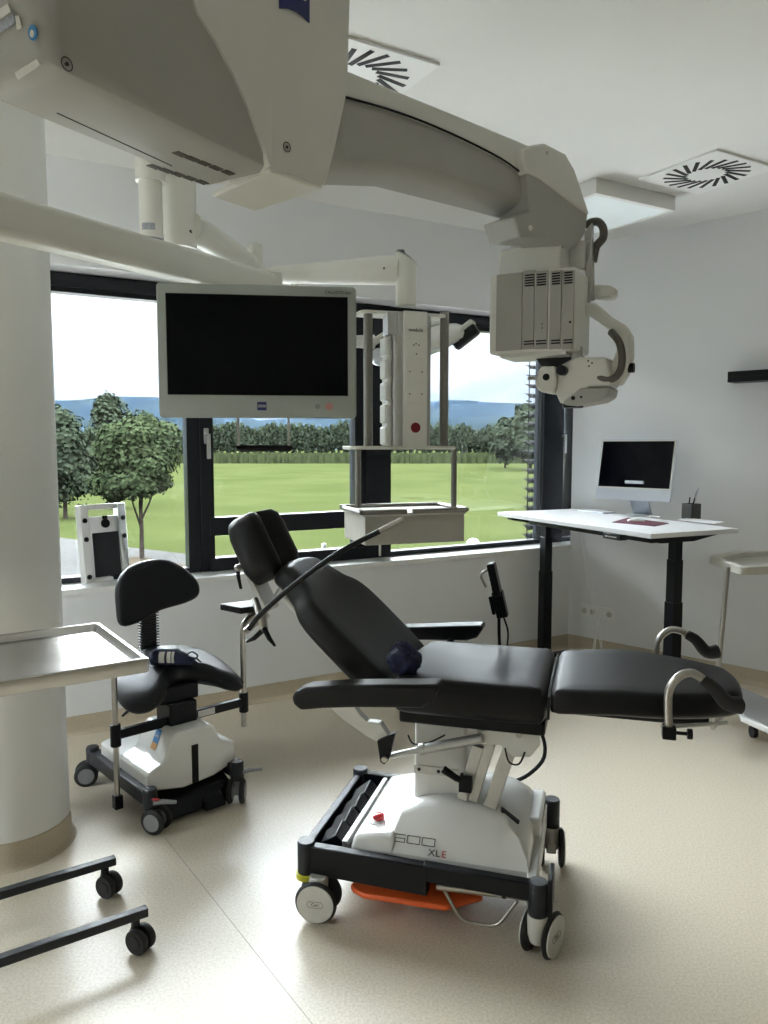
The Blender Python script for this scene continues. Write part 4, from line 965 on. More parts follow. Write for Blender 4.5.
secs = [[(c.x+r*cos(a), c.y+r*sin(a), zt_+dz-.025*(1+cos(a))) for a in [2*pi*t/28 for t in range(28)]] for r, dz in ((.043, -.004), (.038, .004), (.01, .007))]
build(MB().loft(secs), 'end_cap', 'dark', hdn)
# lamp drop tube (behind monitor)
lpq = BI2 @ aty(296, 340, 3.62)
mb = MB(); mb.cyl((lpq.x, lpq.y, a0.z), (lpq.x, lpq.y, lpq.z-.02), .022, n=16); mb.cyl((a0.x, a0.y, a0.z), (lpq.x, lpq.y, a0.z), .025, n=16); build(mb, 'lamp_drop_tube', 'boom', bp)

# supply unit
hs_ = radians(19); DS = Vector((cos(hs_), sin(hs_), 0)); NS = Vector((-DS.y, DS.x, 0)); QS = aty(408, 400, 3.12)
su = empty('supply_pendant', (QS.x, QS.y, aty(408, 545, 3.12).z), 0, 'cream supply column with steel tubes and a drawer shelf hanging before the window', 'supply pendant')
SI = Matrix.Translation((-QS.x, -QS.y, -su.location.z))
def onS(x, y, off=0.): return SI @ onp(x, y, QS+NS*off, NS)
def sbox(x0, y0, x1, y1, o0, o1, name, m_, bev=.004, par=None):
    a = onS(x0, (y0+y1)/2, o0); b = onS(x1, (y0+y1)/2, o0); zt_ = (onS(x0, y0, o0).z+onS(x1, y0, o0).z)/2; zb_ = (onS(x0, y1, o0).z+onS(x1, y1, o0).z)/2
    m = frame((a.x, a.y, 0), DS, z=(0, 0, 1)); return build(MB().box(0, (b-a).dot(DS), 0, o1-o0, zb_, zt_, m), name, m_, par or su, bev=bev, seg=3)
c = SI @ aty(407, 312, 3.2)
m = frame((c.x, c.y, 0), DS, z=(0, 0, 1)); zc1 = onS(408, 311, 0).z; zc0 = onS(408, 447, 0).z
secs = []
for z in (zc0, zc1):
    secs.append([(x, y-.0, z) for x, y in rect(-.085, .092, -.06, .07, .035, 5)])
cb = build(MB().loft(secs, m), 'column_body', 'alu', su, ang=50)
fr0 = m.inverted() @ onS(399, 400, -.0); 
def cbox(x0, x1, ya, yb, z0, z1, name, m_, par=None, bev=.003): return build(MB().box(x0, x1, ya, yb, z0, z1, m), name, m_, par or su, bev=bev)
xa = (m.inverted() @ onS(399, 380)).x; xb = (m.inverted() @ onS(424, 380)).x
xa, xb = -.04, .062
fp = cbox(xa, xb, -.072, -.055, zc0+.002, zc1+.002, 'front_panel', 'boom')
mid = (xa+xb)/2; Ht = zc1-zc0
for k, (f0, f1) in enumerate(((.66, .80), (.49, .63), (.33, .465))):
    cbox(xa+.010, xb-.010, -.0745, -.071, zc0+Ht*f0, zc0+Ht*f1, 'socket_plate', 'boom', fp, .001)
mb = MB()
for x, f in ((mid-.010, .755), (mid+.012, .755), (mid, .765), (mid+.002, .69), (mid-.026, .56), (mid+.026, .56), (mid-.026, .395), (mid+.026, .395)):
    mb.cyl((x, -.0755, zc0+Ht*f), (x, -.073, zc0+Ht*f), .003, n=8, m=m)
build(mb, 'socket_screws', 'dark', fp)
mt = m @ frame((mid, -.0735, zc0+Ht*.865), (1, 0, 0), (0, 0, 1)); text('lettering', 'modulis', .020, mt, 'ink', fp)
mb = MB().cyl((mid, -.074, zc0+Ht*.145), (mid, -.071, zc0+Ht*.145), .0205, n=28, m=m); build(mb, 'red_label', 'redlabel', fp)
# left side rib with finger notches
mb = MB()
for k in range(5): zz = zc0+Ht*(.06+k*.165); mb.box(-.112, -.08, -.05, .02, zz-.035+.01, zz+.05, m)
mb.box(-.103, -.08, -.05, .02, zc0, zc0+Ht*.82, m); build(mb, 'notched_side_rail', 'lgrey', su, bev=.008, seg=3)
cbox(-.105, -.062, -.062, .0, zc0+Ht*.83, zc1-.003, 'side_cap', 'alu')
# top & bottom plates
def splate(x0, x1, y, th, o0, o1, name):
    a = onS(x0, y, 0); b = onS(x1, y, 0); zz = (a.z+b.z)/2; mm = frame((a.x, a.y, 0), DS, z=(0, 0, 1)); L = (b-a).dot(DS)
    secs = [[(x, yy, z) for x, yy in rect(0, L, o0, o1, .03, 5)] for z in (zz-th, zz)]
    return build(MB().loft(secs, mm), name, 'boom', su, bev=.002)
splate(363, 450, 311, .012, .02, .14, 'top_plate'); splate(352, 458, 446, .014, .0, .16, 'bottom_plate')
for x0, y0, y1, r in ((368, 312, 447, .0185), (444.5, 312, 447, .0185), (358, 450, 508, .0125), (454, 450, 508, .0125)):
    a, b = onS(x0, y0, .05), onS(x0, y1, .05); b = Vector((a.x, a.y, b.z)); build(MB().cyl(a, b, r, n=20), 'steel_tube', 'dsteel', su)
dr = sbox(365, 515, 464.5, 543.5, .0, .30, 'drawer_box', 'castgrey', .004)
a = onS(352, 510, -.01); b = onS(470, 510, -.01)
# shelf surface and rail
xL = onS(364, 512, .0); mm = frame((xL.x, xL.y, 0), DS, z=(0, 0, 1)); zsh = onS(410, 514, 0).z; Ls = (onS(465, 512, 0)-xL).dot(DS)
build(MB().box(-.005, Ls+.005, -.005, .305, zsh-.006, zsh+.006, mm), 'shelf_top', 'boom', su, bev=.003)
for seg_ in ([(-.012, -.012), (Ls*.40, -.012)], [(Ls*.46, -.012), (Ls+.012, -.012), (Ls+.012, .31), (-.012, .31)], [(-.012, .25), (-.012, -.012)]):
    mb = MB(); pts = rounded_path([(x, y, zsh+.012) for x, y in seg_], .03)
    secs = [];  mb.tube(pts, .010, 8, mm); build(mb, 'equipment_rail', 'dsteel', su)
mb = MB(); p = onS(380, 545, .02); mb.cyl(p, p+Vector((0, 0, -.045)), .005, n=8); build(mb, 'cable_stub', 'wcable', su)

# surgical lamp behind supply
Yl = 3.75
lc = aty(424, 341, Yl)
la = empty('surgical_lamp', lc, 0, 'small surgical lamp head with black grip seen behind the supply column', 'lamp')
LI2 = Matrix.Translation(-lc)
mtl = Matrix.Rotation(radians(-17), 4, 'Y') @ Matrix.Rotation(radians(10), 4, 'X')
mb = MB(); mb.lathe([(.02, .055), (.10, .05), (.17, .035), (.205, .01), (.21, -.01), (.20, -.03), (.18, -.036)], 40, mtl); hd_ = build(mb, 'lamp_head', 'lgrey', la, ang=60)
mb = MB().lathe([(.182, -.034), (.18, -.040), (.10, -.062), (.03, -.07), (.0, -.07)], 36, mtl); build(mb, 'lens', 'silver', hd_)
mb = MB(); a = LI2 @ aty(454, 346, 3.7); b = LI2 @ aty(477, 328, 3.66); d = (b-a); m = frame(a, d, z=(0, 0, 1)); mb.box(0, d.length, -.03, .03, -.028, .028, m); build(mb, 'grip', 'black', la, bev=.012, seg=3)
mb = MB(); mb.box(-.03, d.length+.005, -.036, .036, .022, .048, m); build(mb, 'grip_cover', 'lgrey', la, bev=.010, seg=3)
mb = MB(); a = LI2 @ aty(296, 340, 3.62); b = LI2 @ aty(374, 342, 3.72); mb.tube([a+Vector((.0, 0, 0)), a+(b-a)*.7, b], [.024, .028, .034], 16); mb.tube([b, b+Vector((.08, 0, .05)), Vector((.0, 0, .075)), Vector((.10, 0, .09))], .018, 12); build(mb, 'lamp_arm', 'boom', la)
mb = MB(); p = LI2 @ aty(379, 357, 3.66); mb.ico(p, .042, 3); mb.cyl(p, (-.15, -.02, -.01), .02); build(mb, 'lamp_knob', 'silver', la)

# monitor arm
QM0 = aty(257, 350, 2.30)
ma_s = aty(0, 222, 1.44); ma_e = aty(268, 287, 2.40)
mo_a = empty('monitor_arm', (-1.05, .72, H), 0, 'long cream ceiling arm crossing from the left edge to behind the monitor', 'arm')
AI = Matrix.Translation((1.05, -.72, -H))
za = ma_s.z-.0; 
top0, bot0 = aty(0, 195, 1.85), aty(0, 239, 1.85); top1, bot1 = aty(268, 274, 3.0), aty(268, 304, 3.0)
dA = (top1-top0); dA.z = 0; dA.normalize(); nA = Vector((-dA.y, dA.x, 0))
zt0 = (top0.z+top1.z)/2; hh = .085
back = top0-dA*.85
P0 = Vector((back.x, back.y, top0.z-(top1.z-top0.z)/Vector((top1.x-top0.x, top1.y-top0.y)).length*.85)); P1 = Vector((top1.x, top1.y, top1.z))
secs = []
for t, h, w in ((0, .100, .040), (.4, .100, .042), (.8, .10, .044), (.97, .095, .044), (1, .08, .035)):
    c = P0.lerp(P1, t); c = AI @ c
    ring_ = [(y, z) for y, z in rect(-w, w, -h, 0, .022, 4)]
    secs.append([c+nA*y+Vector((0, 0, z)) for y, z in ring_])
build(MB().loft(secs), 'arm_beam', 'boom', mo_a, ang=50)
c = AI @ P0; mb = MB(); mb.cyl((c.x, c.y, c.z-.12), (c.x, c.y, -.003), .06, n=24); mb.cyl((c.x, c.y, -.03), (c.x, c.y, -.003), .12, n=24); build(mb, 'ceiling_post', 'boom', mo_a)
c = AI @ aty(272, 277, 3.02); mb = MB(); mb.cyl(c+Vector((0, 0, -.22)), c+Vector((0, 0, .012)), .04, n=24); mb.cyl(c+Vector((0, 0, -.19)), AI @ Vector((QM0.x+.02, QM0.y+.10, (c.z+H)-.19)), .028, n=18); build(mb, 'arm_knuckle', 'boom', mo_a)
mb = MB(); mb.tube(catmull([AI @ aty(248, 272, 2.86), AI @ aty(256, 275, 2.87), AI @ aty(261, 284, 2.88)], 4), .003, 6); build(mb, 'arm_cable', 'black', mo_a)
# monitor
hmn = radians(7.5); DM = Vector((cos(hmn), sin(hmn), 0)); NM = Vector((-DM.y, DM.x, 0)); QM = aty(257, 350, 2.30)
def onM(x, y, off=0.): return onp(x, y, QM+NM*off, NM)
TLm, BRm = onM(157.5, 350), onM(356.5, 350); Wm = (BRm-TLm).dot(DM); zt_ = onM(257, 284.5).z; zb_ = onM(257, 418).z
mo = empty('display_monitor', (QM.x, QM.y, zb_), hmn, 'wide medical monitor with silver bezel and dark screen hanging at left', 'monitor')
x0 = (TLm-QM).dot(DM); x1 = (BRm-QM).dot(DM); h = zt_-zb_
secs = [[(x, y, z) for x, z in rect(x0+i, x1-i, i, h-i, .012, 4)] for y, i in ((0.001, .004), (0, .007))]
secs = [[(x, y, z) for x, z in rect(x0+i, x1-i, i, h-i, .012, 4)] for y, i in ((.055, .02), (.05, .004), (.012, 0), (.004, 0), (0, .004))]
build(MB().loft(secs), 'bezel', 'bezel', mo, ang=40)
sc_ = (x1-x0)/199.
sx0, sx1 = x0+9.5*sc_, x1-9.5*sc_; sz1 = h-11*sc_; sz0 = 23.5*sc_
build(MB().box(sx0, sx1, -.0012, .002, sz0, sz1), 'screen', 'screen', mo, smooth=False)
mb = MB(); mb.box(sx0-.002, sx1+.002, -.0006, .002, sz0-.002, sz1+.002); build(mb, 'screen_gasket', 'slot', mo, smooth=False)
FM = frame((0, 0, 0), (1, 0, 0), (0, 0, 1))
lgx = x0+102*sc_; lgz = 12*sc_
lg = build(MB().box(lgx-4.7*sc_, lgx+4.7*sc_, -.0015, .002, lgz-4.2*sc_, lgz+4.2*sc_), 'logo_plate', 'blue', mo, smooth=False)
text('logo_lettering', 'ZEISS', .0105, Matrix.Translation((lgx, -.0022, lgz)) @ FM, 'label', mo)
text('lettering', 'CALLISTO eye', .0125, Matrix.Translation((x1-19*sc_, -.0008, h-6*sc_)) @ FM, 'ink', mo)
px_ = x0+170.5*sc_
mb = MB(); mb.lathe([(.009, -.001), (.0115, -.001), (.0115, .0015), (.009, .0015)], 24, Matrix.Translation((px_, 0, lgz)) @ FM); mb.lathe([(0, 0), (.0045, 0), (.0045, .0015), (0, .0015)], 16, Matrix.Translation((px_, 0, lgz)) @ FM); build(mb, 'power_button', 'pink', mo)
mb = MB(); mb.tube([(px_-12*sc_+.005*cos(a), -.0006, lgz+.005*sin(a)) for a in [2*pi*k/12 for k in range(13)]], .001, 6); build(mb, 'lamp_button', 'dark', mo)
build(MB().box(x0+.15, x1-.15, .05, .085, .08, h-.08), 'rear_housing', 'bezel', mo, bev=.01)
mb = MB(); g0, g1 = x0+77*sc_, x0+130*sc_
for gx in (x0+77.5*sc_, x0+129*sc_): mb.box(gx-.004, gx+.004, .008, .025, -28*sc_, .01)
hk = build(mb, 'handle_bracket', 'alu', mo)
mb = MB(); mb.cyl((g0-.004, .016, -30.5*sc_), (g1+.006, .016, -30.5*sc_), .0095, n=16); build(mb, 'handle_bar', 'black', mo)

# ============================================================= DESK
zd = 1.035; A_, B_ = atz(497.5, 512, zd), atz(651, 534, zd); E1 = (B_-A_).normalized(); E2 = Vector((-E1.y, E1.x, 0)); Ld = (B_-A_).length; Dd = .64
dk = empty('standing_desk', (A_.x, A_.y, 0), atan2(E1.y, E1.x), 'white height-adjustable desk on black legs in the corner by the window', 'desk')
build(MB().box(0, Ld, 0, Dd, zd-.026, zd), 'desktop', 'desk', dk, bev=.002)
build(MB().box(.20, Ld-.12, .12, .17, zd-.07, zd-.027), 'cross_beam', 'black', dk, bev=.003)
def dl(px, y):   # desk-local x of a pixel on plane local y = b
    q = A_+E2*.35; p = onp(px, y, q, E2); return (p-A_).dot(E1)
def leg(xc, w):
    r = MB(); y0 = .30
    build(MB().box(xc-w*.42, xc+w*.42, y0, y0+.05, .55, zd-.06), 'leg_inner_tube', 'black', dk, bev=.003)
    build(MB().box(xc-w*.46, xc+w*.46, y0-.005, y0+.055, .40, .86), 'leg_middle_tube', 'black', dk, bev=.003)
    lg_ = build(MB().box(xc-w*.5, xc+w*.5, y0-.01, y0+.06, .02, .62), 'leg', 'black', dk, bev=.003)
    build(MB().box(xc-.035, xc+.035, .03, Dd-.06, .0, .022), 'foot', 'black', dk, bev=.004)
    build(MB().prism([(xc-.03, .02, zd-.028), (xc-.03, Dd-.02, zd-.028), (xc-.03, Dd-.02, zd-.045), (xc-.03, Dd*.68, zd-.075), (xc-.03, Dd*.30, zd-.075), (xc-.03, .02, zd-.045)], (.06, 0, 0)), 'top_bracket', 'black', dk, bev=.003)
leg(dl(677, 600), .07); leg(dl(548, 600), .07)
cx0 = Ld*.80; p = atz(615, 532, zd-.03); pxl = (p-A_).dot(E1)
build(MB().box(pxl-.01, pxl+.13, -.004, .05, zd-.062, zd-.028), 'height_controller', 'dark', dk, bev=.004)
mb = MB()
for k in range(8): mb.box(pxl+.01+k*.012, pxl+.017+k*.012, -.0055, -.003, zd-.050, zd-.043)
build(mb, 'controller_buttons', 'label', dk)
mb = MB(); mb.tube(catmull([(.35, .03, zd-.03), (.42, .03, zd-.045), (.5, .03, zd-.03), (.6, .03, zd-.045), (.7, .03, zd-.03), (pxl, .03, zd-.045)], 5), .0035, 6); build(mb, 'controller_cable', 'black', dk)
def onD(x, y, z=zd): return atz(x, y, z)
# computer
cq = aty(640, 505, 4.62)
base_c = onD(632, 516); ang_c = radians(-44); DC = Vector((cos(ang_c), sin(ang_c), 0)); NC = Vector((-DC.y, DC.x, 0))
QC = Vector((base_c.x, base_c.y, 0))
tl, tr = onp(595.5, 470, QC, NC), onp(671, 470, QC, NC)
xl, xr = (tl-QC).dot(DC), (tr-QC).dot(DC)
zt_ = (onp(602, 437, QC, NC).z+onp(677, 439, QC, NC).z)/2; zb2 = (onp(597, 497, QC, NC).z+onp(669, 504, QC, NC).z)/2
cm = empty('desktop_computer', (base_c.x, base_c.y, zd), ang_c, 'silver all-in-one computer with black screen on the white desk', 'computer')
tilt = Matrix.Translation((0, 0, zb2-zd)) @ Matrix.Rotation(radians(-11), 4, 'X')
hc = (zt_-zb2); chin = hc*.19
secs = [[(x, y, z) for x, z in rect(xl+i, xr-i, i, hc-i, .008, 3)] for y, i in ((.012, .001), (0, 0))]
build(MB().loft(secs, tilt), 'display_case', 'silver', cm, bev=.001)
build(MB().box(xl+.006, xr-.006, -.0012, .003, chin, hc-.006, tilt), 'display_rim', 'label', cm, smooth=False)
build(MB().box(xl+.014, xr-.014, -.002, .003, chin+.008, hc-.014, tilt), 'screen', 'screen', cm, smooth=False)
mb = MB(); mb.hexa([(-.07, .03, .0), (.07, .03, .0), (.07, .16, .0), (-.07, .16, .0), (-.07, .03, .005), (.07, .03, .005), (.07, .16, .005), (-.07, .16, .005)]); mb.hexa([(-.065, .148, .004), (.065, .148, .004), (.065, .16, .004), (-.065, .16, .004), (-.065, .012, zb2-zd+.12), (.065, .012, zb2-zd+.12), (.065, .02, zb2-zd+.13), (-.065, .02, zb2-zd+.13)]); build(mb, 'stand', 'silver', cm, bev=.002)
# keyboard
kb = onD(596, 512); m_ = atan2(E1.y, E1.x)
kbo = empty('keyboard', (kb.x, kb.y, zd), m_, 'slim white keyboard lying on the desk left of the computer', 'keyboard')
build(MB().box(-.14, .14, -.055, .055, .0, .008), 'keyboard_case', 'silver', kbo, bev=.002)
mb = MB()
for r in range(5):
    for k in range(13): mb.box(-.135+k*.0208, -.118+k*.0208, -.05+r*.020, -.034+r*.020, .008, .011)
build(mb, 'keys', 'desk', kbo, bev=.0)
mp_ = onD(640, 522); mpo = MB(); pts = [onD(612, 522.5), onD(655, 528-1.5), onD(669, 523.5), onD(628, 518)]
o = build(MB().prism([(p.x-mp_.x, p.y-mp_.y, .0) for p in pts], (0, 0, .003)), 'mouse_mat', 'pad_red', bev=.001); o.location = (mp_.x, mp_.y, zd+.0003); tag(o, 'thin wine-red mat under the mouse on the white desk', 'mouse mat')
p = onD(636, 521, zd+.003); mb = MB(); mb.ico((0, 0, .0), 1, 3, scale=(.052, .028, .018))
for v in mb.bm.verts:
    if v.co.z < 0: v.co.z = 0
o = build(mb, 'computer_mouse', 'desk', ang=80); o.location = (p.x, p.y, zd+.0034); o.rotation_euler = (0, 0, m_+.9); tag(o, 'low white computer mouse on the wine-red mat', 'mouse')
p = onD(700, 522); pts = [onD(677, 520.5), onD(714, 524.5), onD(724, 522.5), onD(688, 518.5)]
o = build(MB().prism([(q.x-p.x, q.y-p.y, .0) for q in pts], (0, 0, .004)), 'notebook', 'paper', bev=.0005); o.location = (p.x, p.y, zd+.0003); tag(o, 'thin white paper pad with dark cover edge right of the pen cup', 'notebook')
pts2 = [q+(Vector((p.x, p.y, zd))-q)*-.03 for q in pts]
build(MB().prism([(q.x-p.x, q.y-p.y, .0) for q in pts2], (0, 0, .0012)), 'cover', 'pad_red', o)
p = onD(691, 518.5); pcu = empty('pen_holder', (p.x, p.y, zd), m_, 'dark wire-mesh pen cup with pens on the desk', 'pen holder')
mb = MB(); s = .040; hh_ = .095
for a0, a1, b0, b1 in ((-s, s, -s, -s+.003), (-s, s, s-.003, s), (-s, -s+.003, -s, s), (s-.003, s, -s, s)): mb.box(a0, a1, b0, b1, 0, hh_)
mb.box(-s, s, -s, s, 0, .003); build(mb, 'cup', 'mesh', pcu)
for k, (dx, dy, tx, ty, m__, L) in enumerate(((.0, .0, .05, .01, 'black', .17), (.01, .01, .04, -.02, 'silver', .19), (-.02, 0, .02, .02, 'dark', .13))):
    o = build(MB().tube([(-tx*.3, -ty*.3, 0), (tx*.7, ty*.7, L)], .0045, 8), 'pen', m__); o.location = (p.x+dx, p.y+dy, zd+.0035)
    tag(o, ['black pen leaning in the mesh cup', 'tall silver pen leaning right in the mesh cup', 'short dark grey pen standing in the mesh cup'][k], 'pen', 'pens in the cup')
# white cables behind the computer
mb = MB(); q = lambda x, y, h=0: onD(x, y, zd+h)
mb.tube(catmull([q(646, 516, .11), q(647, 516, .04), q(650, 517, .005), q(640, 516.6, .005), q(628, 516.8, .004)], 5), .0025, 6); mb.tube(catmull([q(660, 517, .05), q(656, 516.5, .02), q(645, 516, .005), q(625, 516, .004), q(612, 515, .004)], 5), .003, 6)
o = build(mb, 'computer_cable', 'wcable'); tag(o, 'white cable curling on the desk under the computer', 'cable')
# outlet strip on right wall
def onW(x, y, off=0.): return onp(x, y, K-RN*off, RN)
def wl(p): d = p-K; return d.dot(RD)
ta, tb = wl(onW(581, 610)), wl(onW(614, 615)); zo1, zo0 = onW(598, 606.5).z, onW(598, 618.5).z
ow = empty('wall_outlet_strip', K+RD*((ta+tb)/2)+Vector((0, 0, (zo0+zo1)/2)), atan2(RD.y, RD.x), 'white strip of four wall sockets low on the right wall under the desk', 'power outlet')
Lw = tb-ta; hz = (zo1-zo0)/2; sg_ = -rsg
def obx(a, b, o0, o1, z0, z1, name, m__, par, bev=.001): 
    y0, y1 = sorted((o0*sg_, o1*sg_)); return build(MB().box(a, b, y0, y1, z0, z1), name, m__, par, bev=bev)
obx(-Lw/2, Lw/2, .0005, .010, -hz, hz, 'face_plate', 'desk', ow)
for k in range(4):
    x = -Lw/2+Lw*(k+.5)/4
    mm = Matrix.Translation((x, sg_*.0102, 0)) @ Matrix.Rotation(pi/2, 4, 'X')
    s_ = build(MB().lathe([(.016, -.0015), (.021, -.0015), (.021, .0015), (.016, .0015)], 20, mm), 'socket', 'castgrey' if k != 2 else 'desk', ow)
    build(MB().cyl((x, sg_*.0095, 0), (x, sg_*.0108, 0), .0155, n=18), 'socket_well', 'dark' if k in (0, 1, 3) else 'desk', ow)
mb = MB()
P1 = K+RD*(ta+Lw*.62)+Vector((0, 0, (zo0+zo1)/2-.0))-RN*.012
mb.tube(catmull([P1, P1-RN*.04+Vector((0, 0, -.06)), atz(594, 668, .03), A_+E1*.50+E2*.52+Vector((0, 0, -.95)), A_+E1*.40+E2*.50+Vector((0, 0, -.6)), A_+E1*.36+E2*.45+Vector((0, 0, -.25)), A_+E1*.36+E2*.40+Vector((0, 0, -.03))], 6), .0035, 6)
mb.tube(catmull([K+RD*(ta+Lw*.62)+Vector((0, 0, zo1-.05))-RN*.012, atz(590, 666, .03), A_+E1*.52+E2*.50+Vector((0, 0, -.9)), A_+E1*.42+E2*.50+Vector((0, 0, -.5)), A_+E1*.38+E2*.40+Vector((0, 0, -.03))], 6), .003, 6)
o = build(mb, 'power_cable', 'wcable'); tag(o, 'thin white power cable hanging from the desk to the wall sockets', 'cable')

# black wall shelf at right
t0_, t1_ = wl(onW(728, 377, .12)), wl(onW(728, 377, .12))+.9; zs1 = onW(760, 371, .0).z; zs0 = onW(728, 382.5, .12).z
sh = empty('wall_shelf', K+RD*t0_+Vector((0, 0, zs0)), atan2(RD.y, RD.x), 'short black floating shelf on the right wall at the frame edge', 'shelf')
y0, y1 = sorted((0.0005*sg_, .13*sg_)); hS = .065
build(MB().box(0, .9, y0, y1, 0, hS), 'shelf_board', 'black', sh, bev=.003)
build(MB().box(.01, .89, *(sorted((.1295*sg_, .133*sg_))), hS*.45, hS*.55), 'shelf_groove', 'slot', sh)

# right trolley
p1 = atz(727.6, 567, .90); 
zt1 = .905
tp = [atz(707.5, 557, zt1), atz(734, 551, zt1), atz(800, 551, zt1), atz(800, 566, zt1), atz(743, 567.5, zt1)]
cE = RD; cN = RN
ctr = Vector((p1.x, p1.y, 0)); 
rt = empty('side_trolley', (ctr.x, ctr.y, 0), 0, 'grey side trolley with open tray frame on a thin pole at right edge', 'trolley')
RI = Matrix.Translation((-ctr.x, -ctr.y, 0))
# tray ring
lc_ = atz(708, 556, zt1); ring_o = [lc_, atz(742, 567, zt1), atz(742, 567, zt1)+RD*.0+Vector((.38, .05, 0)), atz(736, 550.5, zt1)+Vector((.38, .05, 0)), atz(736, 550.5, zt1)]
def inset(P_, d):
    c = sum(P_, Vector((0, 0, 0)))/len(P_); return [p+(c-p).normalized()*d for p in P_]
ro = [Vector((p.x, p.y, 0)) for p in ring_o]; 
ro2 = []
for i, p in enumerate(ro):
    a, b = ro[i-1], ro[(i+1) % len(ro)]; u1 = (a-p).normalized(); u2 = (b-p).normalized(); l = .04
    for k in range(5): t = k/4; ro2.append((1-t)**2*(p+u1*l)+2*t*(1-t)*p+t*t*(p+u2*l))
ri2 = inset(ro2, .055)
secs = [[RI @ (p+Vector((0, 0, zz))) for p in R_] for R_, zz in ((ri2, zt1-.035), (ro2, zt1-.04), (ro2, zt1-.004), (inset(ro2, .006), zt1), (inset(ro2, .045), zt1), (ri2, zt1-.006), (ri2, zt1-.035))]
build(MB().loft(secs, caps=False), 'tray_frame', 'castgrey', rt, ang=40)
build(MB().prism([RI @ (p+Vector((0, 0, zt1-.034))) for p in inset(ro2, .05)], (0, 0, .004)), 'tray_floor', 'castgrey', rt)
pb_ = onp(718, 672, Vector((p1.x-.03, p1.y-.02, 0)), Vector((0, 1, 0))); d = (pb_-p1); d = d/abs(d.z); pbot = p1+d*(p1.z-.10)
build(MB().cyl(RI @ (p1), RI @ pbot, .0125, n=16), 'pole', 'steel', rt)
zs = .115; q = [atz(733, 689, zs), atz(741, 716, zs), atz(790, 736, zs), atz(840, 715, zs), atz(790, 690, zs)]
q = [atz(727, 682, zs), atz(741, 716, zs), atz(741, 716, zs)+(atz(768, 728, zs)-atz(741, 716, zs))*3.2]; q.append(q[2]+(q[0]-q[1])); 
build(MB().prism([RI @ p for p in q], (0, 0, -.03)), 'base_shelf', 'wht', rt, bev=.004)
cc = sum(q, Vector((0, 0, 0)))/4
build(MB().prism([RI @ (p+(cc-p).normalized()*.02+Vector((0, 0, .001))) for p in q], (0, 0, .003)), 'shelf_mat', 'shelfgrey', rt)
pm = (q[0]+q[1])/2
fb = MB(); fb.tube([RI @ Vector((pbot.x, pbot.y, .10)), RI @ Vector((pm.x, pm.y, .10)), RI @ Vector((cc.x, cc.y, .10))], .014, 12); build(fb, 'foot_bar', 'steel', rt)
for p in q:
    w = RI @ (p+(cc-p).normalized()*.07); 
    c_ = build(MB().cyl((w.x, w.y, .05), (w.x, w.y, .086), .015), 'caster', 'dark', rt); build(MB().cyl((w.x-.012, w.y, .03), (w.x+.012, w.y, .03), .03, n=20), 'wheel', 'rubber', c_)

# ============================================================= THINGS ON THE SILL
zs = SILL
pA, pB = atz(86, 584, zs), atz(131, 577, zs)
dcd = (pB-pA); wv = dcd.length; dcd.normalize(); angd = atan2(dcd.y, dcd.x)
dv = empty('filter_unit', (pA.x, pA.y, zs), angd, 'white and black framed filter unit leaning in the left window on the sill', 'filter unit')
hgt = (onp(104, 504, (pA+pB)/2, Vector((-dcd.y, dcd.x, 0))).z-zs); th = Matrix.Rotation(radians(-5), 4, 'X') 
def dbx(a0, a1, y0, y1, z0, z1, name, m__, par=None, bev=.004): return build(MB().box(a0*wv, a1*wv, y0, y1, z0*hgt, z1*hgt, th), name, m__, par or dv, bev=bev)
mb = MB()
mb.box(0, .17*wv, 0, .05, 0, hgt, th); mb.box(.83*wv, wv, 0, .05, 0, hgt, th); mb.box(.17*wv, .83*wv, 0, .05, .93*hgt, hgt, th); mb.box(.17*wv, .83*wv, 0, .05, .0, .05*hgt, th)
build(mb, 'outer_frame', 'wht', dv, bev=.004)
dbx(.18, .82, .004, .045, .05, .84, 'inner_body', 'desk'); dbx(.22, .80, -.002, .006, .06, .63, 'filter_panel', 'dark')
mb = MB()
for x, z in ((.08, .80), (.92, .80), (.08, .56), (.92, .56), (.08, .08), (.92, .08)): mb.cyl((x*wv, -.006, z*hgt), (x*wv, .004, z*hgt), .013, n=16, m=th)
build(mb, 'screw_knobs', 'black', dv)
mb = MB(); mb.cyl((.52*wv, -.008, .745*hgt), (.52*wv, .006, .745*hgt), .024, n=24, m=th); mb.box(.47*wv, .57*wv, -.004, .006, .80*hgt, .845*hgt, th); build(mb, 'round_dial', 'black', dv, bev=.002)
p = atz(324, 559, zs); bt = empty('sill_tap', (p.x, p.y, zs), 0, 'small white stub standing on a flat round foot on the sill', 'holder')
build(MB().lathe([(0, 0), (.055, 0), (.055, .004), (.03, .010), (.02, .012), (0, .012)], 28), 'foot', 'wht', bt)
build(MB().lathe([(.016, .011), (.016, .095), (.014, .10), (0, .10)], 18), 'stem', 'alu', bt)
p = atz(473, 545, zs); o = build(MB().lathe([(.0, 0), (.05, 0), (.048, .02), (.036, .038), (.018, .047), (0, .05)], 28), 'dome_cap', 'wht', ang=60); o.location = (p.x, p.y, zs+.0005); tag(o, 'small white dome on the window sill right of the supply shelf', 'dome cap')

# ============================================================= OUTDOORS
GZ = -3.5
def gp(px, dist): # point on the ground at a heading through pixel column px
    u = (px-384)/770.; return Vector((u*dist, dist, GZ))
mb = MB(); N = 10
mb.prism([(-900, 6, GZ), (-900, 700, GZ), (900, 700, GZ), (900, 6, GZ)], (0, 0, -.5)); o = build(mb, 'ground', 'grass', smooth=False); o['kind'] = 'structure'
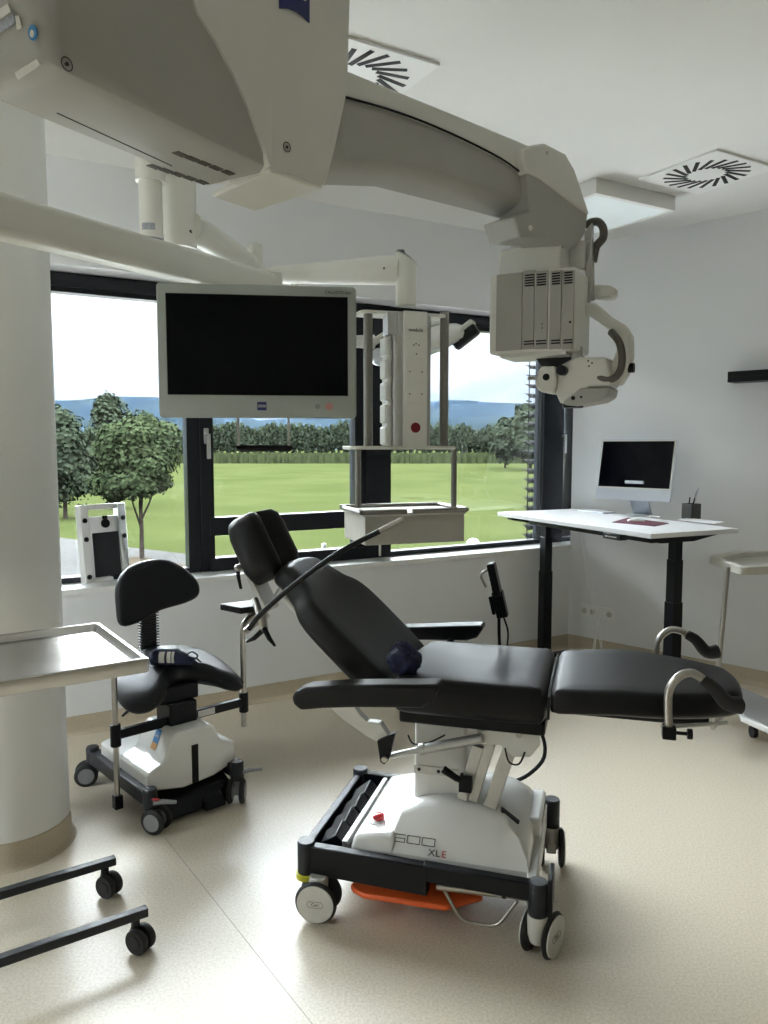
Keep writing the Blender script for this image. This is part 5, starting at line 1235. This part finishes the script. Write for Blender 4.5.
# unseen pale ground added outside the left window to bounce light inside
fc = [A+WD*.3, A+WD*40, A-WN*60+WD*40, A-WN*60+WD*.3]
mb = MB().prism([(p.x, p.y, GZ+.02) for p in fc], (0, 0, .05)); o = build(mb, 'bounce_ground_left', 'bounce_ground', smooth=False); o['kind'] = 'structure'
# pale reflector slab added below the sill line, throws daylight up at the ceiling
fc = [K-WD*3+WN*.5, K-WD*3+WN*14, A+WD*.3+WN*14, A+WD*.3+WN*.5]
mb = MB().prism([(p.x, p.y, GZ+.02) for p in fc], (0, 0, .05)); o = build(mb, 'bounce_ground_front', 'bounce_ground', smooth=False); o['kind'] = 'structure'
# path
mb = MB(); a0 = atz(50, 582, GZ); 
pp = [atz(-40, 530, GZ), atz(60, 538, GZ), atz(130, 548, GZ), atz(200, 556, GZ), atz(300, 568, GZ)]
ll = [atz(-40, 640, GZ), atz(50, 606, GZ), atz(110, 584, GZ), atz(185, 565, GZ), atz(300, 580, GZ)]
vs = [p+Vector((0, 0, .03)) for p in pp]; vl = [Vector((p.x*.98, p.y*.98-.0, GZ+.03)) for p in ll]
mb.prism(vs+vl[::-1], (0, 0, -.05)); o = build(mb, 'path', 'road', smooth=False); o['kind'] = 'structure'
mb = MB(); pts = [atz(95, 566, GZ), atz(140, 557, GZ), atz(186, 566, GZ), atz(260, 600, GZ), atz(120, 600, GZ)]
mb.prism([p+Vector((0, 0, .05)) for p in pts], (0, 0, -.05)); o = build(mb, 'planting_bed', 'gravel', smooth=False); o['kind'] = 'structure'
# corn field strip
mb = MB(); random.seed(3)
for i in range(5200):
    x = random.uniform(-175, 190); y = 205+random.uniform(0, 26)*random.random(); h = random.uniform(2.2, 2.9); w = random.uniform(.35, .8)
    a = random.uniform(-.6, .6); c_, s_ = cos(a)*w, sin(a)*w
    b = mb.bm; v = [b.verts.new((x-c_, y-s_, GZ)), b.verts.new((x+c_, y+s_, GZ)), b.verts.new((x+c_*.6, y+s_*.6, GZ+h)), b.verts.new((x-c_*.6, y-s_*.6, GZ+h*random.uniform(.88, 1)))]; b.faces.new(v)
mb.box(-180, 195, 212, 245, GZ, GZ+2.1)
o = build(mb, 'corn_field', 'corn', smooth=False); tag(o, 'strip of standing corn across the far side of the green field', 'corn', kind='stuff')

def leaf_crown(blobs, nleaf, size, mname, core=True):
    mb = MB(); b = mb.bm
    tot = sum(r*r for _, r, _ in blobs)
    for (c, r, sc) in blobs:
        if core: mb.ico(c, r*.80, 2, scale=sc, disp=.3, seed=c[0]*3.1)
        for i in range(int(nleaf*r*r/tot)):
            d = Vector((random.gauss(0, 1), random.gauss(0, 1), random.gauss(0, 1))).normalized()
            k = random.uniform(.74, 1.12)*(1+.30*noise.noise(d*2.5+Vector(c)))
            p = Vector(c)+Vector((d.x*sc[0], d.y*sc[1], d.z*sc[2]))*r*k
            n = (d+Vector((random.gauss(0, .5), random.gauss(0, .5), random.gauss(0, .5)+.35))).normalized(); t = n.orthogonal().normalized(); t.rotate(Matrix.Rotation(random.uniform(0, 6.28), 3, n)); u = n.cross(t)
            s = size*random.uniform(.6, 1.3)
            b.faces.new([b.verts.new(p-t*s*.5), b.verts.new(p+u*s*.35), b.verts.new(p+t*s*.6), b.verts.new(p-u*s*.35)])
    return mb
def tree(base, H_, blobs, nleaf, size, mname, label, trunk_r, branches, group=None, fork=None, name='tree'):
    r = empty(name, base, 0, label, 'tree', group)
    build(leaf_crown(blobs, nleaf, size, mname), 'crown', mname, r, smooth=False)
    mb = MB(); mb.tube([(0, 0, 0), (.02, 0, H_*.2), (0, 0, H_*.38), (.05, 0, H_*.6)], [trunk_r, trunk_r*.8, trunk_r*.7, trunk_r*.3], 10)
    for p in branches: mb.tube([(0, 0, p[3]), ((p[0])*.5, p[1]*.5, (p[3]+p[2])*.5-.1), (p[0], p[1], p[2])], [trunk_r*.5, trunk_r*.35, trunk_r*.15], 8)
    build(mb, 'trunk', 'bark', r)
    return r
# near young tree: crown px 98..183 wide, y 415..505; trunk to 557
dt = 31.; bt_ = atz(142, 560, GZ); dt = bt_.y; px_m = dt/770.
def tz(y): return aty(142, y, dt).z-GZ
cH = tz(411); cB = tz(500); W2 = 46*px_m*1.08
random.seed(11)
bl_ = [((0, 0, (cH+cB)/2+.1), W2*.72, (1, 1, .9))]
for k in range(16):
    a = 2*pi*k/16*1.0+random.uniform(-.2, .2); zz = random.choice([.2, .38, .55, .72]); rr = W2*(.62 if zz < .6 else .45)*random.uniform(.8, 1.1)
    bl_.append(((rr*cos(a), rr*sin(a), cB+(cH-cB)*zz), W2*random.uniform(.28, .40), (1, 1, .75)))
bl_.append(((.1*W2, 0, cH-.32*W2), W2*.36, (1, 1, .8))); bl_.append(((-.5*W2, 0, cB+.10*W2), W2*.22, (1.1, 1, .6)))
tree(bt_, cH, bl_, 17000, .21, 'leafA', 'leafy young tree with slim trunk outside the left window', .11, [(W2*.35, 0, cB+.8, cB-.9), (-W2*.3, .3, cB+.7, cB-1.2), (W2*.15, -.4, cB+1.2, cB-.7)])
# tree behind: px 90..130, y 395..450
def bgtree(px, ytop, ybase_dist, wpx, label, mname='leafB', leaf=.35, n=6000, hb=.15, group=None, seed=0):
    random.seed(seed+5); d = ybase_dist; b = Vector(((px-384)/770*d, d, GZ)); Ht = aty(px, ytop, d).z-GZ; W = wpx*d/770/2
    bl = [((0, 0, Ht*.55), W*.85, (1, 1, Ht*.40/(W*.85)))]
    for k in range(8):
        a = 2*pi*k/8+random.uniform(-.3, .3); zz = random.uniform(.25, .8); bl.append(((W*.55*cos(a), W*.5*sin(a), Ht*zz), W*random.uniform(.35, .5), (1, 1, .85)))
    bl.append(((random.uniform(-.15, .15)*W, 0, Ht*.86), W*.5, (1, 1, Ht*.14/(W*.5))))
    return tree(b, Ht, bl, n, leaf, mname, label, max(.15, W*.07), [], group)
bgtree(113, 394, 60, 52, 'round-topped tree rising behind the young tree in left window', 'leafB', .36, 7000, seed=1)
bgtree(64, 408, 52, 66, 'dark spreading tree at the left window edge beside the column', 'leafB', .33, 8000, seed=2)
# far woodland
random.seed(21); protos = []
for s_ in range(3):
    pr = bgtree(0, 444-27, 260, 15, '', 'leafB', 1.5, 900, seed=30+s_); protos.append(pr)
fars = []
x = 190.
spots = []
while x < 545:
    top = 424+9*noise.noise(Vector((x*.045, 0, 0)))-max(0, (x-500))*.25
    spots.append((x, top, (250, 285)[len(spots) % 2]+random.uniform(-3, 3))); x += 6.5
x = 50.
while x < 190: spots.append((x, 432, (250, 285)[len(spots) % 2]+random.uniform(-3, 3))); x += 7
for i, (px, top, d) in enumerate(spots):
    src = protos[i % 3]; o = src if i < 3 else copy_tree(src)
    o.location = ((px-384)/770*d, d, GZ); hh_ = (aty(px, top, d).z-GZ)/(aty(0, 417, 260).z-GZ); o.scale = (random.uniform(.62, .74)*d/270, d/270, hh_)
    o['label'] = 'distant dark green tree in the woodland line beyond the corn'; o['group'] = 'woodland trees beyond the corn field'; o['category'] = 'tree'; o.name = 'woodland_tree'
bgtree(530, 403, 150, 50, 'taller bushy tree right of the woodland by the window mullion', 'leafB', .9, 4000, seed=9)
bgtree(505, 418, 165, 34, 'medium bushy tree just left of the tallest one at right', 'leafB', .9, 3000, seed=12)
# mountains
def ridge(name, dist, pts, depth, seed):
    mb = MB(); xs = []; n = 110
    rows = []
    for j in range(14):
        t = j/13.; row = []
        for i in range(n+1):
            px = -500+i*(1900/n)
            for (a, ya), (b, yb) in zip(pts, pts[1:]):
                if a <= px <= b: yy = ya+(yb-ya)*(px-a)/(b-a)
            Y = dist-depth*(1-t); hz = aty(px, yy, dist).z-GZ
            X = (px-384)/770*dist
            z = hz*(t**.85)*(1+.10*noise.noise(Vector((px*.012, t*3, seed)))*(1 if j < 13 else .3))+hz*.05*noise.noise(Vector((px*.05, t*6, seed)))
            row.append(mb.bm.verts.new((X, Y, GZ-2+z)))
        rows.append(row)
    back = [mb.bm.verts.new((v.co.x, dist+depth*.6, GZ-2)) for v in rows[-1]]; rows.append(back)
    for a, b in zip(rows, rows[1:]):
        for i in range(n): mb.bm.faces.new([a[i], a[i+1], b[i+1], b[i]])
    o = build(mb, name, 'hill'); o['kind'] = 'structure'; return o
ridge('mountains', 3400, [(-500, 410), (20, 402), (60, 401), (110, 396), (150, 396), (190, 399), (260, 420), (340, 416), (400, 406), (440, 401), (462, 399.5), (490, 402), (520, 402.5), (560, 410), (640, 420), (1400, 425)], 900, 2.)
ridge('foothills', 2500, [(-500, 425), (60, 418), (110, 420), (190, 412), (260, 430), (330, 428), (400, 420), (440, 417), (500, 416), (540, 412), (640, 430), (1400, 432)], 500, 7.)
# real haze between meadow and mountains
hz_ = bpy.data.materials.new('valley_haze'); hz_.use_nodes = True; nt = hz_.node_tree; nt.nodes.clear(); oo = nt.nodes.new('ShaderNodeOutputMaterial'); sc = nt.nodes.new('ShaderNodeVolumeScatter')
sc.inputs['Color'].default_value = (.30, .52, 1., 1); sc.inputs['Density'].default_value = .000011; nt.links.new(sc.outputs[0], oo.inputs['Volume'])
mb = MB().box(-3500, 3500, 420, 3350, GZ-20, 420); o = build(mb, 'valley_haze', hz_, smooth=False); o['kind'] = 'structure'

# ============================================================= SKY
w = bpy.data.worlds.new('World'); bpy.context.scene.world = w; w.use_nodes = True; nt = w.node_tree; nt.nodes.clear()
out_ = nt.nodes.new('ShaderNodeOutputWorld'); bg_ = nt.nodes.new('ShaderNodeBackground'); tc_ = nt.nodes.new('ShaderNodeTexCoord'); sep = nt.nodes.new('ShaderNodeSeparateXYZ')
nt.links.new(tc_.outputs['Generated'], sep.inputs[0])
ramp = nt.nodes.new('ShaderNodeValToRGB'); el = ramp.color_ramp.elements
SK = 30.0
def c4(r, g, b): return (r/SK, g/SK, b/SK, 1)
el[0].position = .0; el[0].color = c4(.10, .12, .07)
el[1].position = 1.; el[1].color = c4(27, 28, 29.5)
for pos, c in ((.495, (.14, .18, .08)), (.5, (.57, .62, .68)), (.53, (.70, .73, .76)), (.56, (1.1, 1.1, 1.1)), (.605, (1.5, 1.5, 1.5)), (.64, (8, 8.1, 8.3)), (.70, (18, 18.4, 19)), (.85, (25, 25.8, 27))):
    e_ = el.new(pos); e_.color = c4(*c)
mr = nt.nodes.new('ShaderNodeMapRange'); mr.inputs['From Min'].default_value = -1; mr.inputs['From Max'].default_value = 1
nt.links.new(sep.outputs['Z'], mr.inputs['Value']); nt.links.new(mr.outputs['Result'], ramp.inputs['Fac'])
mpn = nt.nodes.new('ShaderNodeMapping'); mpn.inputs['Scale'].default_value = (1, 1, 4.5); nt.links.new(tc_.outputs['Generated'], mpn.inputs['Vector'])
nz = nt.nodes.new('ShaderNodeTexNoise'); nz.inputs['Scale'].default_value = 5.5; nz.inputs['Detail'].default_value = 8; nt.links.new(mpn.outputs[0], nz.inputs['Vector'])
cr2 = nt.nodes.new('ShaderNodeValToRGB'); cr2.color_ramp.elements[0].position = .38; cr2.color_ramp.elements[0].color = (.74, .82, .92, 1); cr2.color_ramp.elements[1].position = .58; cr2.color_ramp.elements[1].color = (1.08, 1.07, 1.05, 1)
nt.links.new(nz.outputs['Fac'], cr2.inputs['Fac'])
mul = nt.nodes.new('ShaderNodeMix'); mul.data_type = 'RGBA'; mul.blend_type = 'MULTIPLY'; mul.inputs['Factor'].default_value = 1.
nt.links.new(ramp.outputs['Color'], mul.inputs[6]); nt.links.new(cr2.outputs['Color'], mul.inputs[7]); nt.links.new(mul.outputs[2], bg_.inputs['Color']); bg_.inputs['Strength'].default_value = SK
nt.links.new(bg_.outputs[0], out_.inputs[0])

# light portals in the window openings (sampling only)
def portal(c, d, n, sx, sz):
    l = bpy.data.lights.new('portal', 'AREA'); l.shape = 'RECTANGLE'; l.size = sx; l.size_y = sz; l.cycles.is_portal = True
    o = bpy.data.objects.new('window_portal', l); C.objects.link(o)
    m = frame(c, d, (0, 0, 1)); zaxis = m.to_3x3() @ Vector((0, 0, 1))
    if zaxis.dot(n) < 0: m = frame(c, -d, (0, 0, 1))
    o.matrix_world = m; return o
portal(K+WD*(WL/2)+WN*(TH_W+.09)+Vector((0, 0, (SILL+HEAD)/2)), WD, WN, WL, HEAD-SILL)
dW = (back0-A).normalized(); portal(A+dW*1.15+WD*.22+Vector((0, 0, 1.45)), dW, WD, 1.7, 2.7)


# ============================================================= CAMERA + RENDER SETTINGS
cam = bpy.data.cameras.new('camera'); co = bpy.data.objects.new('camera', cam); C.objects.link(co)
co.location = (0, 0, EYE); co.rotation_euler = (pi/2-TH, 0, 0)
cam.sensor_fit = 'VERTICAL'; cam.sensor_height = 24; cam.lens = 24*770/1024; cam.clip_start = .05; cam.clip_end = 9000
sc_ = bpy.context.scene; sc_.camera = co
sc_.view_settings.view_transform = 'Standard'; sc_.view_settings.look = 'None'; sc_.view_settings.exposure = 0.66; sc_.view_settings.gamma = 1; sc_.view_settings.use_curve_mapping = False
sc_.cycles.use_denoising = True
try: sc_.cycles.denoiser = 'OPENIMAGEDENOISE'
except Exception: pass
sc_.cycles.max_bounces = 10; sc_.cycles.diffuse_bounces = 6; sc_.cycles.transparent_max_bounces = 16; sc_.cycles.sample_clamp_indirect = 6
sc_.cycles.caustics_reflective = False; sc_.cycles.caustics_refractive = False
